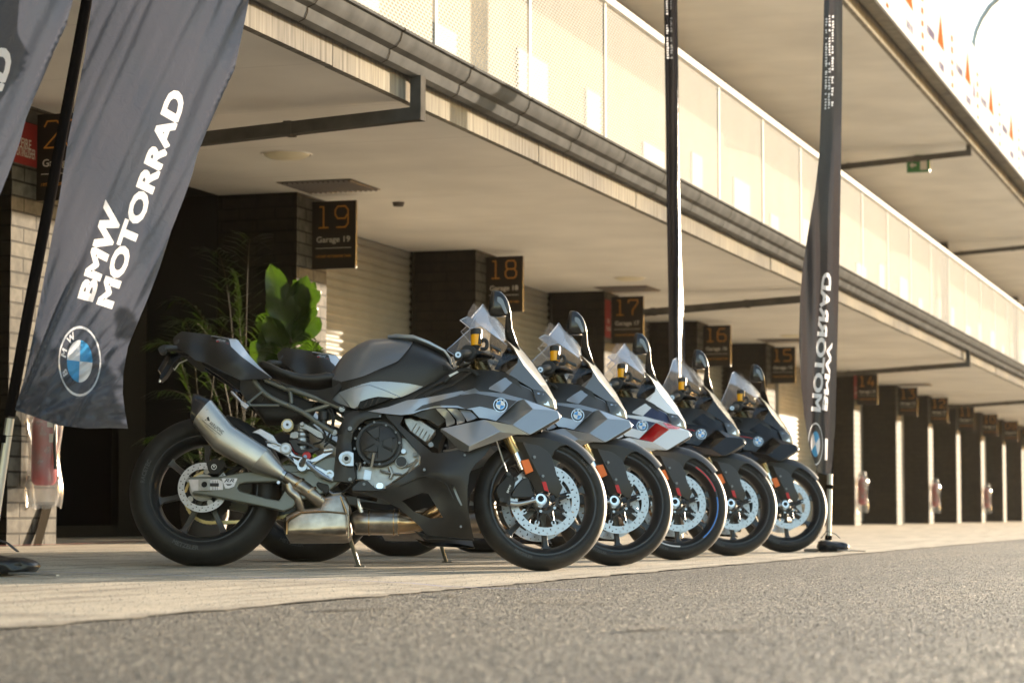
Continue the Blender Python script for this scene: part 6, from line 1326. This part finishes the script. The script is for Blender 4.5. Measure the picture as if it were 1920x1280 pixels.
b = MB(); b.tube([WP(1556, 888, 16.33), WP(1553, 1030, 16.33)], [.018, .018], 14); b.build('pole', 'pole_metal', fD); b = MB(); b.tube([WP(1555.5, 908, 16.33), WP(1555, 916, 16.33)], .024, 12); b.tube([WP(1553.5, 1003, 16.33), WP(1553, 1012, 16.33)], .024, 12); b.build('collar', 'pole_sleeve', fD)
fC = empty('feather_flag', 'dark feather flag seen edge on between the white and the black motorcycles', 'flag', 'feather flags')
CO = [(1244, -60), (1246, 100), (1249, 260), (1250, 400), (1253, 560), (1255, 705), (1262, 740), (1283, 740), (1285, 640), (1277, 480), (1274, 330), (1271, 160), (1268, -60)]
sq = []
for k in range(24):
    y0 = 2 + k * 4.6
    for c_ in range(2):
        x0 = 1248 + c_ * 7 + k * .1; h_ = rr.uniform(1.5, 3.5)
        if rr.random() < .8: sq.append([(x0, y0), (x0 + rr.uniform(2, 5), y0 - 1), (x0 + rr.uniform(2, 5), y0 + h_), (x0, y0 + h_)])
cloth_mat('flag_cloth_dark', (0.022, 0.020, 0.024), 0.1); M['flag_cloth_dark'].node_tree.nodes['Principled BSDF'].inputs['Sheen Weight'].default_value = 0.05; M['flag_cloth_dark'].node_tree.nodes['Principled BSDF'].inputs['Specular IOR Level'].default_value = 0.1
cC = cloth('cloth', CO, [([q], 1) for q in sq], 17.0, lambda x, y: .06 * math.sin((x - 1244) / 5) + .02 * mno.noise(Vector((x / 9, y / 120, 0))), fC, grid=4); smooth_all(cC); cC.data.materials[0] = M['flag_cloth_dark']
b = MB(); b.tube([WP(1272, 745, 17.05), WP(1268, 400, 17.05), WP(1262, 0, 17.05), WP(1256, -400, 17.05)], [.03, .03, .03, .02], 12); b.build('pole_sleeve', 'pole_sleeve', fC); b = MB(); b.tube([WP(1272, 742, 17.05), WP(1276, 1022, 17.05)], .018, 12); b.build('pole', 'pole_metal', fC)
def weight_bag(px, py, Y, w_, label, seed=1):
    r = empty('weight_bag', label, 'bag', 'black weight bags at the flag feet'); c = WP(px, py, Y); gzz = K * (-(c.x * math.cos(R(18)) - c.y * math.sin(R(18)))) + .006
    r.location = (c.x, c.y, gzz); b = MB(); rg = []; n_ = 26; rr_ = random.Random(seed)
    for i in range(17):
        t = i / 16; a = w_ * (t - .5); e = (1 - abs(2 * t - 1) ** 4) ** .5; ring = []
        for j in range(n_):
            q = 2 * math.pi * j / n_; k_ = 1 + .28 * mno.noise(Vector((a * 16 + seed * 9, math.cos(q) * 1.7, math.sin(q) * 1.7)))
            ring.append((a, math.cos(q) * w_ * .28 * e * k_, max(0, (.035 + .04 * e * math.sin(q) * k_ * (1.2 - .5 * t)))))
        rg.append(ring)
    b.rings(rg); b.build('sack', 'bag_black', r, smooth=60)
    b = MB(); b.tube([(w_ * -.35, 0, .09), (w_ * -.2, -.02, .14), (w_ * .05, -.03, .12), (w_ * .2, -.04, .09)], [.012] * 4, 8, flat=.3); b.build('strap', 'bag_black', r)
    b = MB(); b.tube([(w_ * .1, -.05, .012), (w_ * .55, -.08, .010), (w_ * .85, -.16, .006)], [.012, .012, .008], 8, flat=.5); b.build('base_foot', 'pole_metal', r); b = MB(); b.tube([(w_ * -.4, .02, .012), (w_ * -.8, .1, .01)], .012, 8); b.build('base_foot', 'pole_metal', r)
    return r
weight_bag(10, 1062, 8.85, .26, 'crumpled black weight bag at the foot of the big left flag')
weight_bag(1562, 1028, 16.1, .22, 'small black weight bag at the foot of the far flag', 5)
weight_bag(1276, 1020, 17.05, .24, 'black weight bag on the flag foot behind the white motorcycle', 3)
# ---- plants
def leaf_mat(name, c1, c2, tr_):
    m, n, l, b = node_mat(name); tc = nd(n, 'ShaderNodeTexCoord'); nz = nd(n, 'ShaderNodeTexNoise', i_Scale=5.0, i_Detail=4.0); l.new(tc.outputs['Object'], nz.inputs['Vector'])
    r = ramp(n, [(0.35, c1), (0.65, c2)]); l.new(nz.outputs[0], r.inputs[0]); l.new(r.outputs[0], b.inputs['Base Color']); b.inputs['Roughness'].default_value = 0.35
    t = nd(n, 'ShaderNodeBsdfTranslucent'); ms = nd(n, 'ShaderNodeMixShader', i_Fac=tr_); g = nd(n, 'ShaderNodeMix', data_type='RGBA', blend_type='MULTIPLY'); g.inputs[0].default_value = 1; g.inputs[7].default_value = (1.6, 1.7, .6, 1)
    l.new(r.outputs[0], g.inputs[6]); l.new(g.outputs[2], t.inputs[0]); l.new(b.outputs[0], ms.inputs[1]); l.new(t.outputs[0], ms.inputs[2]); l.new(ms.outputs[0], n['Material Output'].inputs['Surface'])
leaf_mat('fig_leaf', (0.018, 0.040, 0.007), (0.042, 0.078, 0.012), 0.3); leaf_mat('palm_leaf', (0.013, 0.024, 0.005), (0.028, 0.05, 0.010), 0.25)
mat('leaf_vein', (0.05, 0.08, 0.022), 0.5); mat('plant_stem', (0.06, 0.045, 0.02), 0.8); mat('pot_grey', (0.05, 0.048, 0.045), 0.6)
def leaf(b, p, d, nrm, L, Wd, droop, seed, wave=.05, rib=True):
    d = d.normalized(); side_ = d.cross(nrm).normalized(); up = side_.cross(d).normalized(); vs = []; n1, n2 = 12, 6
    for i in range(n1 + 1):
        t = i / n1; w_ = Wd * (math.sin(math.pi * min(1, t ** .75 * 1.0)) ** .7) * (.55 + .75 * t) if t < 1 else 0
        c = p + d * (L * t * (1 - .12 * droop * t)) - Vector((0, 0, 1)) * (droop * L * t * t * .45)
        for j in range(n2 + 1):
            s_ = -1 + 2 * j / n2; vs.append(c + side_ * (w_ * s_) + up * (abs(s_) * w_ * .35 + wave * L * .35 * math.sin(t * 14 + s_ * 2 + seed) * abs(s_)))
    b.add(vs, [(i * (n2 + 1) + j, i * (n2 + 1) + j + 1, (i + 1) * (n2 + 1) + j + 1, (i + 1) * (n2 + 1) + j) for i in range(n1) for j in range(n2)])
    if rib:
        mid = [vs[i * (n2 + 1) + n2 // 2] + up * .004 for i in range(n1 + 1)]; o_ = []
        for i, c in enumerate(mid): o_ += [c - side_ * .0045 * (1 - i / n1), c + side_ * .0045 * (1 - i / n1)]
        b.add(o_, [(2 * i, 2 * i + 1, 2 * i + 3, 2 * i + 2) for i in range(n1)], 1)
        for i in range(2, n1 - 1, 2):
            for s_ in (-1, 1):
                a_ = mid[i]; e_ = vs[min(n1, i + 1) * (n2 + 1) + (n2 - 1 if s_ > 0 else 1)] + up * .006; q_ = d * .0018; b.add([a_ - q_, a_ + q_, e_ + q_, e_ - q_], [(0, 1, 2, 3)], 1)
def ground_at(x, y): return K * (-(x * math.cos(R(18)) - y * math.sin(R(18)))) + .004
def pot(r, rad, h):
    b = MB(); b.lathe([(0, 0.01), (rad * .8, 0.005), (rad, h * .6), (rad * 1.02, h), (rad * .9, h), (rad * .88, h * .9), (0, h * .88)], 32, axis='z'); b.build('pot', 'pot_grey', r)
fg = empty('fiddle_leaf_fig', 'potted fig with big bright green leaves in front of pillar 19', 'plant'); c = WP(548, 760, 17.2); fg.location = (c.x, c.y, ground_at(c.x, c.y)); pot(fg, .19, .36)
b = MB(); base = Vector((0, 0, .34)); b.tube([base, base + Vector((.02, 0, .4)), base + Vector((-.03, .02, .8)), base + Vector((.0, 0, 1.35))], [.018, .015, .012, .006], 8); b.tube([base, base + Vector((.08, -.05, .35)), base + Vector((.14, -.05, .8))], [.014, .011, .006], 8); b.build('stem', 'plant_stem', fg)
b = MB(); rr = random.Random(21)
org = fg.location.copy()
FL = [((540, 640), (510, 505), .17, .0), ((552, 640), (590, 525), .16, .3), ((548, 600), (530, 540), .14, .1), ((545, 620), (600, 575), .15, .6), ((540, 650), (597, 625), .13, .7), ((535, 660), (500, 590), .15, .3), ((530, 690), (520, 610), .16, .2), ((530, 700), (470, 640), .15, .3), ((545, 690), (590, 660), .14, .6), ((520, 720), (505, 640), .18, .2), ((550, 720), (600, 700), .13, .6), ((520, 690), (488, 625), .14, .4), ((548, 560), (560, 530), .1, .1), ((540, 740), (480, 700), .15, .6), ((540, 740), (600, 735), .14, .6), ((525, 660), (560, 600), .13, .2), ((548, 600), (604, 545), .15, .4), ((540, 600), (575, 520), .14, .1), ((540, 600), (500, 560), .15, .4), ((548, 640), (606, 592), .15, .6), ((548, 680), (606, 650), .14, .6), ((545, 650), (565, 612), .15, .2), ((540, 600), (548, 560), .14, .1), ((530, 660), (486, 618), .15, .5), ((530, 690), (508, 662), .16, .5), ((530, 640), (480, 590), .13, .5), ((550, 690), (585, 690), .14, .7)]
for k, ((x0, y0), (x1, y1), wd, dr) in enumerate(FL):
    Yk = 17.2 + rr.uniform(-.22, .22); p0 = WP(x0, y0, 17.2) - org; p1 = WP(x1, y1, Yk) - org; d_ = p1 - p0
    leaf(b, p0, d_ + Vector((0, 0, .10 * dr)), Vector((rr.uniform(-.5, .5), -1, rr.uniform(.0, .7))), d_.length * 1.08, wd * .66, dr * .6, k, .11)
for k in range(34):
    a = rr.uniform(0, 6.28); z_ = rr.uniform(.45, 1.25); d_ = Vector((math.cos(a), math.sin(a), rr.uniform(.1, .8))); leaf(b, base + Vector((.02, 0, z_ - .34)), d_, Vector((0, -.3, 1)), rr.uniform(.22, .34), rr.uniform(.06, .09), .5, k)
b.build('foliage', ['fig_leaf', 'leaf_vein'], fg, smooth=60)
def palm(px, Y, H, label, seed, nf=11, tgt=()):
    r = empty('potted_palm', label, 'plant'); c = WP(px, 760, Y); r.location = (c.x, c.y, ground_at(c.x, c.y)); pot(r, .17, .3); rr = random.Random(seed); b = MB(); s = MB(); org = r.location.copy()
    for k in range(nf):
        if k < len(tgt): p1 = WP(*tgt[k][0], Y + tgt[k][1]) - org; mid = Vector((p1.x * .35, p1.y * .3, max(p1.z * 1.02, .5)))
        else:
            a = rr.uniform(0, 6.28); q = rr.uniform(.35, .7) * H; p1 = Vector((math.cos(a) * q, math.sin(a) * q, rr.uniform(.55, .95) * H)); mid = Vector((p1.x * .3, p1.y * .3, p1.z * 1.0))
        p0 = Vector((rr.uniform(-.03, .03), rr.uniform(-.03, .03), .28)); pts = [((1 - t) ** 2) * p0 + 2 * t * (1 - t) * mid + t * t * p1 for t in [i / 22 for i in range(23)]]
        s.tube(pts, [.007 - .005 * i / 22 for i in range(23)], 5)
        for i in range(7, 23):
            t = (i - 7) / 15; d = (pts[i] - pts[i - 1]).normalized(); sd = d.cross(Vector((0, 0, 1))).normalized(); L = .30 * (1 - .55 * t) * (0.6 + .8 * min(1, t * 4)) 
            for s_ in (-1, 1):
                dd = (d * .8 + sd * s_ * .8 + Vector((0, 0, -.25 + rr.uniform(-.12, .12)))).normalized(); q = dd.cross(Vector((0, 0, 1))).normalized() * .011; o = pts[i]
                b.add([o, o + dd * L * .45 + q, o + dd * L + Vector((0, 0, -.10 * L * 2)), o + dd * L * .45 - q], [(0, 1, 2, 3)])
    s.build('stem', 'plant_stem', r); b.build('foliage', 'palm_leaf', r, smooth=0)
palm(455, 17.6, 1.15, 'tall feathery palm in the shade left of the fig', 5, 14, [((470, 450), -.1), ((330, 560), .1), ((400, 470), .2), ((310, 640), -.1), ((520, 590), -.3), ((440, 520), 0), ((350, 600), -.3)])
palm(385, 17.0, .9, 'lower dark palm beside the open garage', 9, 12, [((300, 640), 0), ((340, 600), .2), ((430, 600), -.2)])
palm(560, 17.0, .9, 'small palm with drooping fronds in front of the fig', 12, 9, [((600, 640), -.2), ((605, 690), .1), ((600, 665), 0), ((520, 650), -.3)])
# ---- evening haze over the pit lane
m = bpy.data.materials.new('haze'); m.use_nodes = True; n = m.node_tree.nodes; l = m.node_tree.links; n.remove(n['Principled BSDF'])
pv = n.new('ShaderNodeVolumePrincipled'); pv.inputs['Color'].default_value = (1.0, 0.93, 0.82, 1); pv.inputs['Density'].default_value = 0.0001; pv.inputs['Anisotropy'].default_value = 0.45
l.new(pv.outputs[0], n['Material Output'].inputs['Volume']); M['haze'] = m
b = MB(); b.box(-150, 190, -130, 190, -5, 14); hz_ = b.build('haze', 'haze', smooth=0); hz_['kind'] = 'stuff'
# ---- curved lamp arm behind the roof
b = MB(); b.tube([WP(1826, 300, 44), WP(1826, 110, 44), WP(1826, 80, 44), WP(1831, 58, 44), WP(1841, 35, 44), WP(1856, 12, 44), WP(1878, -8, 44), WP(1910, -22, 44)], .055, 12)
sl_ = b.build('lamp_arm', 'steel_grey'); tag(sl_, 'curved grey lamp arm rising behind the roof at the top right', 'lamp post')

# ---- loose stone texture standing proud of the asphalt and grit on the apron
def chips(name, n_, dist, size, mtl, hgt, seed, side):
    g = np.random.default_rng(seed); Y = dist[0] * (dist[1] / dist[0]) ** g.random(n_); X = (g.random(n_) * 2 - 1) * (Y * .225 + .25)
    c18, s18 = math.cos(R(18)), math.sin(R(18)); by = -(X * c18 - Y * s18)              # distance into the building
    k_ = (by < 2.72) if side < 0 else ((by > 2.76) & (by < 6.5)); X, Y, by = X[k_], Y[k_], by[k_]; m_ = len(X); zz = K * by + (0 if side < 0 else .004)
    s_ = size[0] + (size[1] - size[0]) * g.random(m_) ** 2; an = g.random((m_, 5)) * .7 + np.arange(5) * 2 * math.pi / 5; rad = s_[:, None] * (.7 + .6 * g.random((m_, 5)))
    V = np.zeros((m_, 10, 3)); V[:, :5, 0] = X[:, None] + rad * np.cos(an); V[:, :5, 1] = Y[:, None] + rad * np.sin(an); V[:, :5, 2] = zz[:, None] - .001
    V[:, 5:, 0] = X[:, None] + .6 * rad * np.cos(an); V[:, 5:, 1] = Y[:, None] + .6 * rad * np.sin(an); V[:, 5:, 2] = (zz + s_ * hgt)[:, None] + s_[:, None] * .25 * (g.random((m_, 5)) - .5)
    b0 = (np.arange(m_) * 10)[:, None]; loops = []; tot = []
    quads = np.array([[j, (j + 1) % 5, 5 + (j + 1) % 5, 5 + j] for j in range(5)]); Q = (b0[:, :, None] + quads[None]).reshape(-1, 4); T = b0 + np.arange(5, 10)[None]
    me = bpy.data.meshes.new(name); me.vertices.add(m_ * 10); me.vertices.foreach_set('co', V.ravel()); li = np.concatenate([Q.ravel(), T.ravel()]); me.loops.add(len(li)); me.loops.foreach_set('vertex_index', li.astype(np.int32))
    st_ = np.concatenate([np.arange(len(Q)) * 4, len(Q) * 4 + np.arange(m_) * 5]); me.polygons.add(len(st_)); me.polygons.foreach_set('loop_start', st_.astype(np.int32)); me.update(calc_edges=True); me.validate()
    me.materials.append(M[mtl]); o = bpy.data.objects.new(name, me); COL.objects.link(o); o['kind'] = 'stuff'; return o
def chip_mat(name, stops):
    m, n, l, b = node_mat(name); gi = nd(n, 'ShaderNodeNewGeometry'); r = ramp(n, stops); l.new(gi.outputs['Random Per Island'], r.inputs[0]); l.new(r.outputs[0], b.inputs['Base Color']); b.inputs['Roughness'].default_value = .5
chip_mat('stone_chip', [(0, (.035, .030, .023)), (.4, (.082, .068, .05)), (.75, (.15, .125, .092)), (.93, (.26, .22, .165)), (1, (.55, .47, .35))])
chip_mat('concrete_grit', [(0, (.12, .11, .09)), (.5, (.3, .27, .22)), (1, (.5, .45, .37))])
chips('stone_chippings', 120000, (3.6, 17), (.0014, .0042), 'stone_chip', .42, 1, -1)
chips('concrete_grit', 30000, (4.6, 17), (.0014, .0034), 'concrete_grit', .5, 2, 1)
print('objects', len(bpy.data.objects))
